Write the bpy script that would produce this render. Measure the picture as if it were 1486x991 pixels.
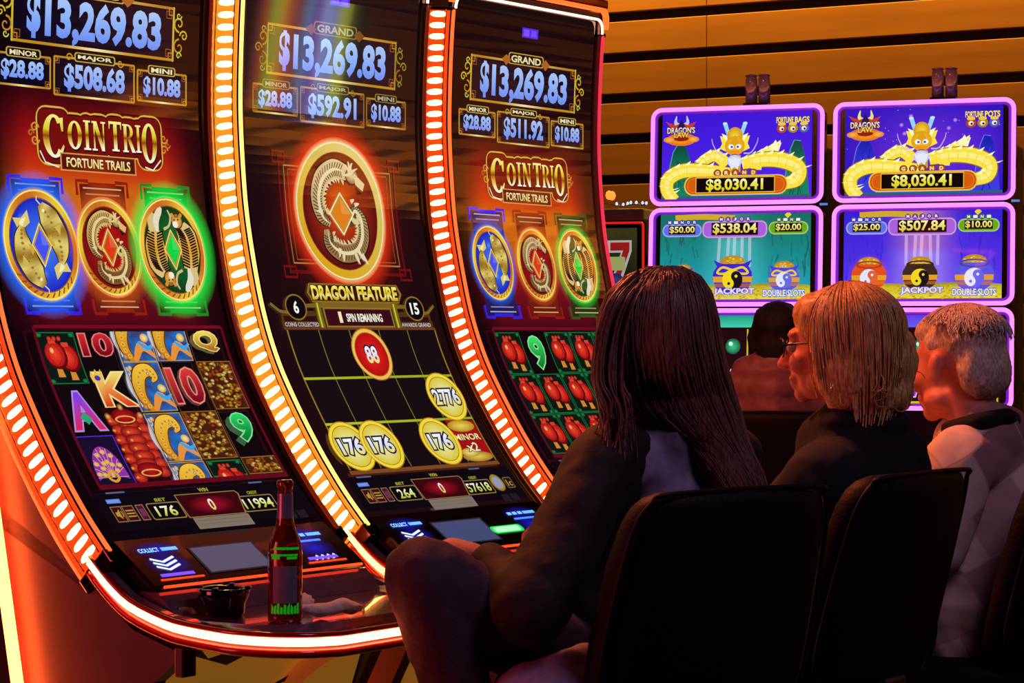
import bpy, bmesh, math, random
from mathutils import Vector, Matrix, Quaternion
from mathutils.geometry import tessellate_polygon
random.seed(7)
for o in list(bpy.data.objects): bpy.data.objects.remove(o)
SC = bpy.context.scene
COL = SC.collection
# ------------------------------------------------------------------ camera, world, lights, exposure
EYE = 1.27; FPX = 3500.0
cam = bpy.data.objects.new('camera', bpy.data.cameras.new('camera')); COL.objects.link(cam)
cam.location = (0, 0, EYE); cam.rotation_euler = (math.pi/2, 0, 0)
cam.data.sensor_width = 36; cam.data.lens = FPX/1486*36; cam.data.shift_y = -11.5/1486
cam.data.clip_start = .05; cam.data.clip_end = 100
SC.camera = cam
w = bpy.data.worlds.new('casino_air'); SC.world = w; w.use_nodes = True
w.node_tree.nodes['Background'].inputs[0].default_value = (.012, .008, .014, 1)
w.node_tree.nodes['Background'].inputs[1].default_value = .35
SC.view_settings.view_transform = 'Standard'; SC.view_settings.look = 'None'
SC.view_settings.exposure = 0.0; SC.view_settings.gamma = 1; SC.view_settings.use_curve_mapping = False

def area(name, loc, tgt, sx, sy, power, col, spread=math.pi):
    l = bpy.data.lights.new(name, 'AREA'); l.shape = 'RECTANGLE'; l.size = sx; l.size_y = sy
    l.energy = power; l.color = col; l.spread = spread
    o = bpy.data.objects.new(name, l); COL.objects.link(o); o.location = loc
    o.rotation_euler = (Vector(tgt)-Vector(loc)).to_track_quat('-Z', 'Y').to_euler(); return o
# warm cove light along the top of the plank wall; then three added fill lamps
WALLP = Vector((.5, 13.0, 0)); WALLD = Vector((.871, -.491, 0)).normalized(); WALLN = Vector((-WALLD.y*-1, -WALLD.x, 0))
WALLN = Vector((-.491, -.871, 0)).normalized()
area('cove_light', WALLP+WALLD*5+WALLN*.32+Vector((0, 0, 3.62)), WALLP+WALLD*5+WALLN*.12+Vector((0, 0, 2.4)), 16, .10, 380, (1, .56, .08), 2.4)
area('left_fill', (-2.6, 3.2, 1.2), (-1.1, 4.4, .9), .9, 1.2, 22, (1, .09, .13))  # added red fill from the left for the near machine's side panel
area('back_fill', (1.9, 2.6, 3.6), (.7, 5.0, 1.0), 1.2, 1.2, 20, (.95, .6, 1))  # added lavender fill aimed at the backs of the seated people
area('face_fill', (-.9, 5.9, 3.7), (.8, 5.1, 1.2), .8, .5, 165, (1, .2, .055))  # unseen orange lamp above the row, added to warm the faces

# ------------------------------------------------------------------ helpers
def lin(c, a=1.0):
    r = []
    for v in c[:3]:
        v = v/255.0
        r.append(v/12.92 if v <= .04045 else ((v+.055)/1.055)**2.4)
    return (r[0], r[1], r[2], c[3]/255.0 if len(c) > 3 else a)
def at(px, py, Y):
    return Vector(((px-743)/FPX*Y, Y, EYE-(py-484)/FPX*Y))
MATS = {}
def mat(name, base, rough=.5, metal=0.0, emit=None, es=0.0, var=.12, scale=20.0, stretch=(1, 1, 1), bump=0.0, spec=.5, base2=None, coat=0.0, trans=0.0, alpha=1.0, sheen=0.0):
    if name in MATS: return MATS[name]
    m = bpy.data.materials.new(name); m.use_nodes = True; nt = m.node_tree; b = nt.nodes['Principled BSDF']
    tc = nt.nodes.new('ShaderNodeTexCoord'); mp = nt.nodes.new('ShaderNodeMapping'); mp.inputs['Scale'].default_value = stretch
    nt.links.new(tc.outputs['Object'], mp.inputs[0])
    nz = nt.nodes.new('ShaderNodeTexNoise'); nz.inputs['Scale'].default_value = scale; nz.inputs['Detail'].default_value = 4
    nt.links.new(mp.outputs[0], nz.inputs[0])
    rp = nt.nodes.new('ShaderNodeValToRGB'); c = lin(base)
    c2 = lin(base2) if base2 else tuple(min(1, x*(1+var)) for x in c[:3])+(1,)
    c1 = c if base2 else tuple(x*(1-var) for x in c[:3])+(1,)
    rp.color_ramp.elements[0].color = c1; rp.color_ramp.elements[1].color = c2
    rp.color_ramp.elements[0].position = .35; rp.color_ramp.elements[1].position = .65
    nt.links.new(nz.outputs[0], rp.inputs[0]); nt.links.new(rp.outputs[0], b.inputs['Base Color'])
    b.inputs['Roughness'].default_value = rough; b.inputs['Metallic'].default_value = metal
    b.inputs['Specular IOR Level'].default_value = spec; b.inputs['Coat Weight'].default_value = coat
    b.inputs['Transmission Weight'].default_value = trans; b.inputs['Alpha'].default_value = alpha
    b.inputs['Sheen Weight'].default_value = sheen
    if emit: b.inputs['Emission Color'].default_value = lin(emit); b.inputs['Emission Strength'].default_value = es
    if bump:
        bp = nt.nodes.new('ShaderNodeBump'); bp.inputs['Strength'].default_value = bump; bp.inputs['Distance'].default_value = .01
        nt.links.new(nz.outputs[0], bp.inputs['Height']); nt.links.new(bp.outputs[0], b.inputs['Normal'])
    MATS[name] = m; return m
def printmat(name, es, spec=.5, rough=.06, gloss=True):
    m = bpy.data.materials.new(name); m.use_nodes = True; nt = m.node_tree; b = nt.nodes['Principled BSDF']
    at_ = nt.nodes.new('ShaderNodeAttribute'); at_.attribute_name = 'Col'
    b.inputs['Base Color'].default_value = (.004, .004, .005, 1); b.inputs['Roughness'].default_value = rough
    b.inputs['Specular IOR Level'].default_value = spec; b.inputs['Emission Strength'].default_value = es
    b.inputs['Coat Weight'].default_value = 1.0 if gloss else 0; b.inputs['Coat Roughness'].default_value = .03
    b.inputs['Coat IOR'].default_value = 1.65
    nt.links.new(at_.outputs['Color'], b.inputs['Emission Color']); nt.links.new(at_.outputs['Alpha'], b.inputs['Alpha'])
    return m
def emat(name, col, es, base=(60, 20, 10)):
    return mat(name, base, .3, emit=col, es=es)

def link(name, me, m, parent=None, smooth=False):
    if m: me.materials.append(m)
    if smooth:
        for p in me.polygons: p.use_smooth = True
    o = bpy.data.objects.new(name, me); COL.objects.link(o)
    if parent: o.parent = parent
    return o
def mesh_bm(name, bm, m, parent=None, smooth=False):
    bmesh.ops.recalc_face_normals(bm, faces=bm.faces)
    me = bpy.data.meshes.new(name); bm.to_mesh(me); bm.free()
    return link(name, me, m, parent, smooth)
def mesh_vf(name, v, f, m, parent=None, smooth=False):
    me = bpy.data.meshes.new(name); me.from_pydata([tuple(x) for x in v], [], f); me.update()
    bm = bmesh.new(); bm.from_mesh(me); bmesh.ops.recalc_face_normals(bm, faces=bm.faces); bm.to_mesh(me); bm.free()
    return link(name, me, m, parent, smooth)
def tag(o, label, cat, group=None, kind=None):
    o['label'] = label; o['category'] = cat
    if group: o['group'] = group
    if kind: o['kind'] = kind
    return o
def struct(o, label=None, cat=None):
    o['kind'] = 'structure'
    if label: o['label'] = label
    if cat: o['category'] = cat
    return o
def empty(name, loc, rz=0.0):
    o = bpy.data.objects.new(name, None); COL.objects.link(o); o.location = loc; o.rotation_euler = (0, 0, rz); o.empty_display_size = .1
    return o
def bm_box(bm, lo, hi, bev=0.0, mtx=None):
    r = bmesh.ops.create_cube(bm, size=1.0)
    vs = r['verts']
    for v in vs:
        v.co = Vector([lo[i]+(v.co[i]+.5)*(hi[i]-lo[i]) for i in range(3)])
    if bev:
        es = list({e for v in vs for e in v.link_edges})
        g = bmesh.ops.bevel(bm, geom=es, offset=bev, segments=2, affect='EDGES', profile=.5); vs = list({v for f in g['faces'] for v in f.verts} | {v for v in vs if v.is_valid})
    if mtx:
        for v in vs: v.co = mtx @ v.co
def box(name, lo, hi, m, parent=None, bev=0.0, mtx=None):
    bm = bmesh.new(); bm_box(bm, lo, hi, bev, mtx); return mesh_bm(name, bm, m, parent)
def cr(pts, n=6, closed=False):   # catmull-rom
    pts = [Vector(p) for p in pts]; out = []; N = len(pts)
    for i in range(N if closed else N-1):
        p0 = pts[(i-1) % N] if closed or i > 0 else pts[0]*2-pts[1]
        p1 = pts[i]; p2 = pts[(i+1) % N]
        p3 = pts[(i+2) % N] if closed or i+2 < N else p2*2-p1
        for k in range(n):
            t = k/n
            out.append(.5*((2*p1)+(p2-p0)*t+(2*p0-5*p1+4*p2-p3)*t*t+(3*p1-p0-3*p2+p3)*t*t*t))
    if not closed: out.append(pts[-1])
    return out
def bm_tube(bm, pts, r, seg=8, closed=False, rx=None):
    pts = [Vector(p) for p in pts]; N = len(pts); rings = []
    rr = r if hasattr(r, '__len__') else [r]*N
    up = None
    for i in range(N):
        a = pts[i-1] if (i > 0 or closed) else pts[i]; b = pts[(i+1) % N] if (i < N-1 or closed) else pts[i]
        t = (b-a); t = t.normalized() if t.length > 1e-9 else Vector((0, 0, 1))
        if up is None: up = Vector((0, 0, 1)) if abs(t.z) < .9 else Vector((1, 0, 0))
        s = t.cross(up)
        if s.length < 1e-6: s = t.cross(Vector((0, 1, 0)))
        s.normalize(); up = s.cross(t).normalized()
        rings.append([bm.verts.new(pts[i]+s*math.cos(2*math.pi*k/seg)*rr[i]+up*math.sin(2*math.pi*k/seg)*rr[i]*(rx or 1)) for k in range(seg)])
    for i in range(N if closed else N-1):
        A, B = rings[i], rings[(i+1) % N]
        for k in range(seg): bm.faces.new((A[k], A[(k+1) % seg], B[(k+1) % seg], B[k]))
    if not closed: bm.faces.new(rings[0]); bm.faces.new(rings[-1][::-1])
def tube(name, pts, r, m, parent=None, seg=8, closed=False, rx=None):
    bm = bmesh.new(); bm_tube(bm, pts, r, seg, closed, rx); return mesh_bm(name, bm, m, parent, True)
def lathe(name, prof, m, parent=None, seg=24, cap=True):
    bm = bmesh.new(); rings = []
    for r, z in prof: rings.append([bm.verts.new((r*math.cos(2*math.pi*k/seg), r*math.sin(2*math.pi*k/seg), z)) for k in range(seg)])
    for a, b in zip(rings, rings[1:]):
        for k in range(seg): bm.faces.new((a[k], a[(k+1) % seg], b[(k+1) % seg], b[k]))
    if cap: bm.faces.new(rings[0][::-1]); bm.faces.new(rings[-1])
    return mesh_bm(name, bm, m, parent, True)
def loft(name, rings, m, parent=None, smooth=True):
    bm = bmesh.new(); R = [[bm.verts.new(p) for p in r] for r in rings]; n = len(R[0])
    for a, b in zip(R, R[1:]):
        for k in range(n): bm.faces.new((a[k], a[(k+1) % n], b[(k+1) % n], b[k]))
    bm.faces.new(R[0][::-1]); bm.faces.new(R[-1])
    return mesh_bm(name, bm, m, parent, smooth)

# ------------------------------------------------------------------ flat print painter (screens)
def split_tris(tris, ys):
    out = []
    for t in tris:
        st = [t]
        lo = min(v[1] for v in t); hi = max(v[1] for v in t)
        for y in ys:
            if y <= lo+1e-7 or y >= hi-1e-7: continue
            nx = []
            for q in st:
                a = [v for v in q if v[1] < y-1e-9]; b = [v for v in q if v[1] > y+1e-9]
                if not a or not b: nx.append(q); continue
                pa, pb = [], []
                for i in range(3):
                    v, u = q[i], q[(i+1) % 3]
                    sv = v[1]-y; su = u[1]-y
                    if sv <= 0: pa.append(v)
                    if sv >= 0: pb.append(v)
                    if sv*su < 0:
                        k = sv/(sv-su); c = tuple(v[j]+(u[j]-v[j])*k for j in range(len(v)))
                        pa.append(c); pb.append(c)
                for pp in (pa, pb):
                    for i in range(1, len(pp)-1): nx.append((pp[0], pp[i], pp[i+1]))
            st = nx
        out += st
    return out
TXT = {}
def text_tris(s, off):
    k = (s, off)
    if k not in TXT:
        cu = bpy.data.curves.new('t', 'FONT'); cu.body = s; cu.offset = off; cu.resolution_u = 3
        ob = bpy.data.objects.new('t', cu); me = bpy.data.meshes.new_from_object(ob); me.calc_loop_triangles()
        v = [(p.co.x, p.co.y) for p in me.vertices]; T = [tuple(v[i] for i in t.vertices) for t in me.loop_triangles]
        xs = [p[0] for p in v]; ys = [p[1] for p in v]
        TXT[k] = (T, min(xs), max(xs), min(ys), max(ys))
        bpy.data.meshes.remove(me); bpy.data.objects.remove(ob); bpy.data.curves.remove(cu)
    return TXT[k]
def mixc(a, b, t):
    a = tuple(a)+((255,) if len(a) == 3 else ()); b = tuple(b)+((255,) if len(b) == 3 else ())
    t = max(0, min(1, t)); return tuple(a[i]+(b[i]-a[i])*t for i in range(4))
def stops(y0, y1, lst):   # list of (t,col) -> colour fn, split lines
    def fn(x, y):
        t = (y-y0)/(y1-y0)
        for (ta, ca), (tb, cb) in zip(lst, lst[1:]):
            if t <= tb: return mixc(ca, cb, (t-ta)/(tb-ta))
        return lst[-1][1]
    return fn, [y0+(y1-y0)*t for t, c in lst]
class Paint:
    def __init__(s, sx=1.0, sy=1.0): s.g = {}; s.cur = None; s.n = 0; s.clip = None; s.sx = sx; s.sy = sy; s.order = []
    def group(s, name, new=False):
        if new: s.k = getattr(s, 'k', 0)+1; name = name+'#%d' % s.k
        s.cur = name; s.g.setdefault(name, []); return s
    def tris(s, T, col, sp=()):
        s.n += 1; z = s.n*1.3e-5
        T = [tuple((p[0]*s.sx, p[1]*s.sy) for p in t) for t in T]
        if s.clip:
            c0, c1 = s.clip[0]*s.sy, s.clip[1]*s.sy
            T = [t for t in split_tris(T, [c0, c1]) if c0 < (t[0][1]+t[1][1]+t[2][1])/3 < c1]
        if callable(col):
            if sp: T = split_tris(T, [y*s.sy for y in sp])
            f = lambda p: lin(col(p[0]/s.sx, p[1]/s.sy))
            s.g[s.cur] += [tuple((p[0], p[1], z)+f(p) for p in t) for t in T]
        else:
            c = lin(col); s.g[s.cur] += [tuple((p[0], p[1], z)+c for p in t) for t in T]
    def poly(s, pts, col, sp=()):
        pts = [Vector((p[0], p[1], 0)) for p in pts]
        s.tris([tuple((pts[i].x, pts[i].y) for i in t) for t in tessellate_polygon([pts])], col, sp)
    def rect(s, x0, y0, x1, y1, col, sp=()): s.tris([((x0, y0), (x1, y0), (x1, y1)), ((x0, y0), (x1, y1), (x0, y1))], col, sp)
    def grid(s, x0, y0, x1, y1, nx, ny, fn):
        T = []
        for i in range(nx):
            for j in range(ny):
                a, b = x0+(x1-x0)*i/nx, x0+(x1-x0)*(i+1)/nx; c, d = y0+(y1-y0)*j/ny, y0+(y1-y0)*(j+1)/ny
                T += [((a, c), (b, c), (b, d)), ((a, c), (b, d), (a, d))]
        s.tris(T, fn)
    def epts(s, cx, cy, rx, ry, n=32, a0=0, a1=2*math.pi):
        m = n if a1-a0 > 6.28 else n+1
        return [(cx+rx*math.cos(a0+(a1-a0)*i/n), cy+ry*math.sin(a0+(a1-a0)*i/n)) for i in range(m)]
    def ell(s, cx, cy, rx, ry, col, edge=None, n=28):
        P = s.epts(cx, cy, rx, ry, n)
        if edge is not None:
            f = lambda x, y: mixc(col, edge, math.hypot((x-cx)/rx, (y-cy)/ry))
        else: f = col
        s.tris([((cx, cy), P[i], P[(i+1) % n]) for i in range(n)], f)
    def ring(s, cx, cy, r0x, r0y, r1x, r1y, col, edge=None, n=40):
        A = s.epts(cx, cy, r0x, r0y, n); B = s.epts(cx, cy, r1x, r1y, n); T = []
        for i in range(n):
            j = (i+1) % n; T += [(A[i], A[j], B[j]), (A[i], B[j], B[i])]
        if edge is not None:
            f = lambda x, y: mixc(col, edge, (math.hypot((x-cx)/r0x, (y-cy)/r0y)-1)/(r1x/r0x-1+1e-9))
        else: f = col
        s.tris(T, f)
    def line(s, pts, wd, col, closed=False):   # wd in x units of metres-like scale; aspect handled with sx,sy
        P = [(p[0]*s.sx, p[1]*s.sy) for p in pts]; N = len(P); T = []
        W = wd if hasattr(wd, '__len__') else [wd]*N
        off = []
        for i in range(N):
            a = P[i-1] if (i > 0 or closed) else P[i]; b = P[(i+1) % N] if (i < N-1 or closed) else P[i]
            dx, dy = b[0]-a[0], b[1]-a[1]; L = math.hypot(dx, dy) or 1; off.append((-dy/L*W[i]/2, dx/L*W[i]/2))
        q = lambda p, o, k: ((p[0]+o[0]*k)/s.sx, (p[1]+o[1]*k)/s.sy)
        for i in range(N if closed else N-1):
            j = (i+1) % N; a, b, c, d = q(P[i], off[i], 1), q(P[j], off[j], 1), q(P[j], off[j], -1), q(P[i], off[i], -1)
            T += [(a, b, c), (a, c, d)]
        s.tris(T, col)
    def curve(s, pts, wd, col, n=5, closed=False):
        q = cr([(p[0], p[1], 0) for p in pts], n, closed)
        if hasattr(wd, '__len__'):
            k = len(wd); m = len(q); wd = [wd[min(k-1, int(i/(m-1)*(k-1)))]*(1-((i/(m-1)*(k-1)) % 1))+wd[min(k-1, int(i/(m-1)*(k-1))+1)]*((i/(m-1)*(k-1)) % 1) for i in range(m)]
        s.line([(v.x, v.y) for v in q], wd, col, closed); return [(v.x, v.y) for v in q]
    def frame(s, x0, y0, x1, y1, wd, col): s.line([(x0, y0), (x1, y0), (x1, y1), (x0, y1)], wd, col, True)
    def rrect(s, x0, y0, x1, y1, r, col, sp=()):
        rx, ry = r/s.sx, r/s.sy; P = []
        for cx, cy, a in ((x1-rx, y1-ry, 0), (x0+rx, y1-ry, 90), (x0+rx, y0+ry, 180), (x1-rx, y0+ry, 270)):
            P += [(cx+rx*math.cos(math.radians(a+k*22.5)), cy+ry*math.sin(math.radians(a+k*22.5))) for k in range(5)]
        s.poly(P, col, sp); return P
    def text(s, t, x0, y0, x1, y1, col, bold=.02, outline=None, ow=.05, sp=(), skew=0.0):
        if outline: s.text(t, x0, y0, x1, y1, outline, bold+ow, skew=skew)
        T, a, b, c, d = text_tris(t, bold); T0, a, b, c, d = text_tris(t, 0.0)
        f = lambda p: (x0+(p[0]-a)/(b-a)*(x1-x0)+skew*(p[1]-c)/(d-c), y1-(p[1]-c)/(d-c)*(y1-y0))
        s.tris([tuple(f(p) for p in tr) for tr in T], col, sp)
    def build(s, parent, m, bend, lines):
        for name, T in s.g.items():
            name = name.split('#')[0]
            if not T: continue
            T = split_tris(T, lines); V = []; C = []
            for t in T:
                for p in t: V.append(bend(p[0], p[1], p[2])); C.append(p[3:7])
            me = bpy.data.meshes.new(name); me.from_pydata(V, [], [(3*i, 3*i+1, 3*i+2) for i in range(len(T))])
            ca = me.color_attributes.new('Col', 'FLOAT_COLOR', 'POINT')
            ca.data.foreach_set('color', [x for c in C for x in c]); me.update()
            link(name, me, m, parent)

# ------------------------------------------------------------------ curved-screen machines: shared profile
PROF_Z = [.80, .70, .576, .461, .345, .247, .141, .042, -.052, -.137, -.232, -.308, -.353, -.40]
PROF_S = [.018, .008, .0015, 0, .007, .018, .039, .065, .1025, .151, .215, .275, .316, .362]
KS = 1.03; W = .643; PITCH = .71*KS; RECESS = .010
_c = cr([(a*KS, b*KS, 0) for a, b in zip(PROF_S, PROF_Z)], 12)
FR = [(v.x, v.y) for v in _c]                       # front edge (s,z), top to bottom
def normals(P):
    N = []
    for i in range(len(P)):
        a, b = P[max(0, i-1)], P[min(len(P)-1, i+1)]; ds, dz = b[0]-a[0], b[1]-a[1]; L = math.hypot(ds, dz); N.append((-dz/L, ds/L))
    return N
FN = normals(FR)
RC = [(p[0]-RECESS*n[0], p[1]-RECESS*n[1]) for p, n in zip(FR, FN)]
ARC = [0.0]
for a, b in zip(RC, RC[1:]): ARC.append(ARC[-1]+math.hypot(b[0]-a[0], b[1]-a[1]))
VMAX = ARC[-1]
def surf(v):
    v = max(0, min(VMAX-1e-6, v)); lo, hi = 0, len(ARC)-1
    while hi-lo > 1:
        m = (lo+hi)//2
        if ARC[m] <= v: lo = m
        else: hi = m
    t = (v-ARC[lo])/(ARC[hi]-ARC[lo])
    f = lambda A: (A[lo][0]+(A[hi][0]-A[lo][0])*t, A[lo][1]+(A[hi][1]-A[lo][1])*t)
    return f(RC), f(FN)
def loc(u, s, z): return (u-W/2, -s, z+EYE)          # machine-local: x along row, -y to the player
def sp3(u, v, off=0.0):
    p, n = surf(v); return loc(u, p[0]+n[0]*off, p[1]+n[1]*off)
VL = [.02*i for i in range(1, 68)]
def bend_curved(x, y, z):     # straight between the split lines, so every printed layer stays parallel
    i = math.floor(y/.02+1e-6); t = y/.02-i
    a, b = Vector(sp3(x, i*.02, .0012+z)), Vector(sp3(x, min((i+1)*.02, VMAX), .0012+z)); return a.lerp(b, t)
THETA = math.atan2(3300-743, 3500)
DR = Vector((math.sin(THETA), math.cos(THETA), 0)); NR = Vector((math.cos(THETA), -math.sin(THETA), 0))
C2L = Vector(((346.4-743)/3500*5*KS, 5*KS, 0))
def machine_pos(k): return C2L+DR*((k-2)*PITCH+W/2)
ROT = math.atan2(DR.y, DR.x)
def mworld(k, u, s, z): return C2L+DR*((k-2)*PITCH+u)+NR*s+Vector((0, 0, z+EYE))

M_BLACK = mat('gloss_black', (10, 8, 12), .18, coat=.3)
M_BEZEL = mat('bezel_black', (6, 5, 7), .12, spec=.8)
M_SATIN = mat('satin_plum', (84, 52, 66), .42, scale=6)
M_DARK = mat('dark_body', (16, 12, 15), .45)
M_CHROME = mat('dark_chrome', (90, 80, 85), .15, 1.0)
M_SHELF = mat('smoked_shelf', (150, 112, 128), .13, .5, spec=.9, coat=1.0)
M_RAIL = {'red': emat('rail_glow_red', (255, 70, 16), 1.0), 'gold': emat('rail_glow_gold', (255, 150, 40), 1.0)}  # glowing rail carries the halo round the lenses in its emission
M_LENS = {'red': emat('lens_red', (255, 128, 74), 15.0), 'gold': emat('lens_gold', (255, 190, 104), 9.0)}
M_TUBE = {'red': emat('edge_tube_red', (255, 88, 40), 2.2), 'gold': emat('edge_tube_gold', (255, 196, 96), 2.6), 'pink': emat('edge_tube_pink', (235, 50, 75), 1.1), 'dim': emat('edge_tube_dim', (150, 40, 20), .5)}
M_DECK = emat('deck_neon', (255, 116, 74), 14.0)
M_DECKG = emat('deck_neon_gold', (255, 180, 84), 7.0)
M_TRIM = mat('deck_trim_red', (150, 14, 14), .2, coat=.6)
M_SIDE = emat('side_tube', (255, 96, 36), 26.0)
M_BELLY = mat('belly_art_gold', (150, 105, 40), .5, .2, emit=(150, 98, 28), es=.55, scale=5, base2=(190, 140, 60))
M_BTRIM = mat('belly_trim_lit', (190, 90, 40), .4, emit=(200, 90, 30), es=.35)  # emission stands for the orange light falling on the trim
M_SCREEN = printmat('curved_screen_print', 1.0)
M_PANELP = printmat('button_print', 1.6, .3, .4, False)

# ------------------------------------------------------------------ artwork of the curved screens
GOLD = [(0, (255, 246, 150)), (.35, (226, 205, 40)), (.5, (150, 70, 14)), (.62, (210, 160, 40)), (.85, (250, 240, 170)), (1, (255, 255, 240))]
LB0, LB1 = (172, 204, 255), (112, 148, 250)
def gold(y0, y1):
    f, sp = stops(y0, y1, GOLD); return f, sp
def new_paint(): return Paint(W, 1.0)
def corner_knots(P, x0, y0, x1, y1, k, c=(205, 150, 30), wd=.0028):
    for x, sx in ((x0, 1), (x1, -1)):
        for y, sy in ((y0, 1), (y1, -1)):
            P.frame(x-.25*k*sx/W, y-.25*k*sy, x+.75*k*sx/W, y+.75*k*sy, wd, c)
            P.frame(x+.2*k*sx/W, y+.2*k*sy, x+1.3*k*sx/W, y+1.3*k*sy, wd*.8, (170, 90, 25))
def curl(P, cx, cy, r, turns, a0, c, wd, flip=1):
    pts = []
    for i in range(15):
        t = i/14; a = a0+flip*t*turns*2*math.pi; rr = r*(1-.85*t); pts.append((cx+rr*math.cos(a)/W, cy+rr*math.sin(a)))
    P.line(pts, [wd*(1-.4*i/14) for i in range(15)], c)
def jackpots(P, major, dim=1.0):
    P.group('brand_badge')
    B = lambda c: tuple(x*dim for x in c)
    navy = (10, 8, 28)
    P.rect(.465, .066, .57, .09, (86, 44, 240)); P.rect(.475, .07, .512, .086, (130, 84, 255)); P.rect(.524, .07, .56, .086, (120, 76, 250))
    P.group('grand_meter')
    P.rect(.155, .152, .835, .26, navy)
    gl, sp = stops(.15, .835, [(0, (190, 130, 24)), (1, (190, 130, 24))])
    shine = lambda x, y: mixc((255, 240, 190), (196, 140, 30), abs(x-.5)/.16) if y > .2 else mixc((240, 200, 110), (186, 126, 28), abs(x-.5)/.3)
    for y in (.153, .259):
        P.line([(.155+.068*i, y) for i in range(11)], .0055, shine)
    for x in (.153, .838): P.line([(x, .15), (x, .262)], .005, B((216, 186, 60)))
    corner_knots(P, .158, .157, .832, .255, .013)
    for sx, cx in ((-1, .128), (1, .864)):
        curl(P, cx, .183, .017, 1.2, math.pi/2, B((214, 176, 40)), .0042, sx)
        curl(P, cx, .231, .017, 1.2, -math.pi/2, B((200, 140, 36)), .0042, -sx)
        curl(P, cx+sx*.022, .207, .012, 1.3, 0 if sx < 0 else math.pi, B((222, 184, 44)), .0038, sx)
        curl(P, cx-sx*.002, .166, .008, 1.1, 0, B((206, 214, 70)), .003, sx); curl(P, cx, .249, .008, 1.1, 0, B((206, 214, 70)), .003, -sx)
    P.rrect(.385, .131, .617, .16, .008, B((200, 158, 60))); P.rrect(.391, .1335, .611, .1575, .007, (26, 10, 12))
    for x in (.372, .63): P.poly([(x-.03, .15), (x, .138), (x+.03, .15), (x, .165)], B((180, 100, 40)))
    P.text('GRAND', .405, .138, .597, .154, B((236, 226, 170)), .03)
    g, sp = stops(.17, .244, [(0, LB0), (.5, (140, 180, 255)), (1, LB1)])
    P.text('$', .215, .166, .262, .247, g, .04, sp=sp); P.text('13,269.83', .29, .171, .777, .251, g, .043, sp=sp)
    for nm, x0, x1, px0, px1, val, y0, y1 in (('MINOR', .085, .309, .13, .27, '$28.88', .286, .346), ('MAJOR', .325, .665, .408, .582, major, .281, .356), ('MINI', .68, .9, .726, .85, '$10.88', .288, .35)):
        P.group(nm.lower()+'_meter'); P.rect(x0, y0, x1, y1, navy)
        for y in (y0, y1): P.line([(x0+(x1-x0)*i/8, y) for i in range(9)], .004, lambda x, y_, a=(x0+x1)/2, h=(x1-x0): mixc((255, 236, 160), (190, 134, 34), abs(x-a)/h*3))
        for x in (x0, x1): P.line([(x, y0), (x, y1)], .004, B((196, 150, 44)))
        corner_knots(P, x0+.004, y0+.002, x1-.004, y1-.002, .008, B((200, 150, 40)), .0022)
        P.rrect(px0, y0-.013, px1, y0+.006, .006, B((196, 170, 70))); P.rrect(px0+.005, y0-.011, px1-.005, y0+.004, .005, (24, 12, 10))
        if nm == 'MAJOR':
            for sx, cx in ((-1, px0-.022), (1, px1+.022)): curl(P, cx, y0-.001, .009, 1.2, 0, B((200, 150, 40)), .003, sx)
        P.text(nm, px0+.016, y0-.008, px1-.016, y0+.0015, B((238, 230, 180)), .03)
        g, sp = stops(y0+.012, y1-.01, [(0, LB0), (1, LB1)])
        m = (x1-x0)*.13; P.text(val, x0+m, y0+(.013 if nm != 'MAJOR' else .014), x1-m, y1-.011, g, .043, sp=sp)
# serif display letters for the title, each in a unit box (x right, y down)
def serif(ch):
    S = []
    E = lambda cx, cy, rx, ry, a0=0, a1=360, n=28: [(cx+rx*math.cos(math.radians(a0+(a1-a0)*i/n)), cy+ry*math.sin(math.radians(a0+(a1-a0)*i/n))) for i in range(n+1)]
    R = lambda a, b, c, d: S.append([(a, b), (c, b), (c, d), (a, d)])
    if ch in 'OC':
        a0, a1 = (0, 360) if ch == 'O' else (42, 318)
        o = E(.5, .5, .5, .5, a0, a1); i_ = E(.5, .5, .22, .43, a0, a1)
        for k in range(len(o)-1): S.append([o[k], o[k+1], i_[k+1], i_[k]])
        if ch == 'C': S += [[(.74, .08), (.92, .06), (.92, .38), (.84, .38)], [(.78, .8), (.9, .68), (.95, .72), (.84, .9)]]
    elif ch == 'I': R(.3, 0, .7, 1); R(.05, 0, .95, .06); R(.05, .94, .95, 1)
    elif ch == 'N':
        R(.12, 0, .22, 1); R(.8, 0, .9, 1); S.append([(.06, 0), (.36, 0), (.92, 1), (.7, 1)]); R(0, 0, .3, .06); R(0, .94, .36, 1); R(.66, 0, 1, .06)
    elif ch == 'T':
        R(.36, 0, .64, 1); R(0, 0, 1, .09); S += [[(0, 0), (.12, 0), (.05, .26), (0, .26)], [(.88, 0), (1, 0), (1, .26), (.95, .26)]]; R(.22, .94, .78, 1)
    elif ch == 'R':
        R(.1, 0, .34, 1); R(0, 0, .34, .06); R(0, .94, .45, 1)
        o = E(.42, .26, .44, .26, -90, 90, 14); i_ = E(.42, .26, .2, .2, -90, 90, 14)
        for k in range(14): S.append([o[k], o[k+1], i_[k+1], i_[k]])
        R(.3, 0, .44, .06); R(.3, .46, .44, .52); S.append([(.38, .5), (.62, .48), (1.02, 1), (.74, 1)])
    return S
def serif_text(P, spec, col_f):
    for ch, x0, y0, x1, y1 in spec:
        f, sp = col_f(y0, y1)
        T = []
        for q in serif(ch):
            q = [(x0+(x1-x0)*a, y0+(y1-y0)*b) for a, b in q]
            T += [(q[0], q[i], q[i+1]) for i in range(1, len(q)-1)]
        P.tris(T, f, sp)
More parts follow.
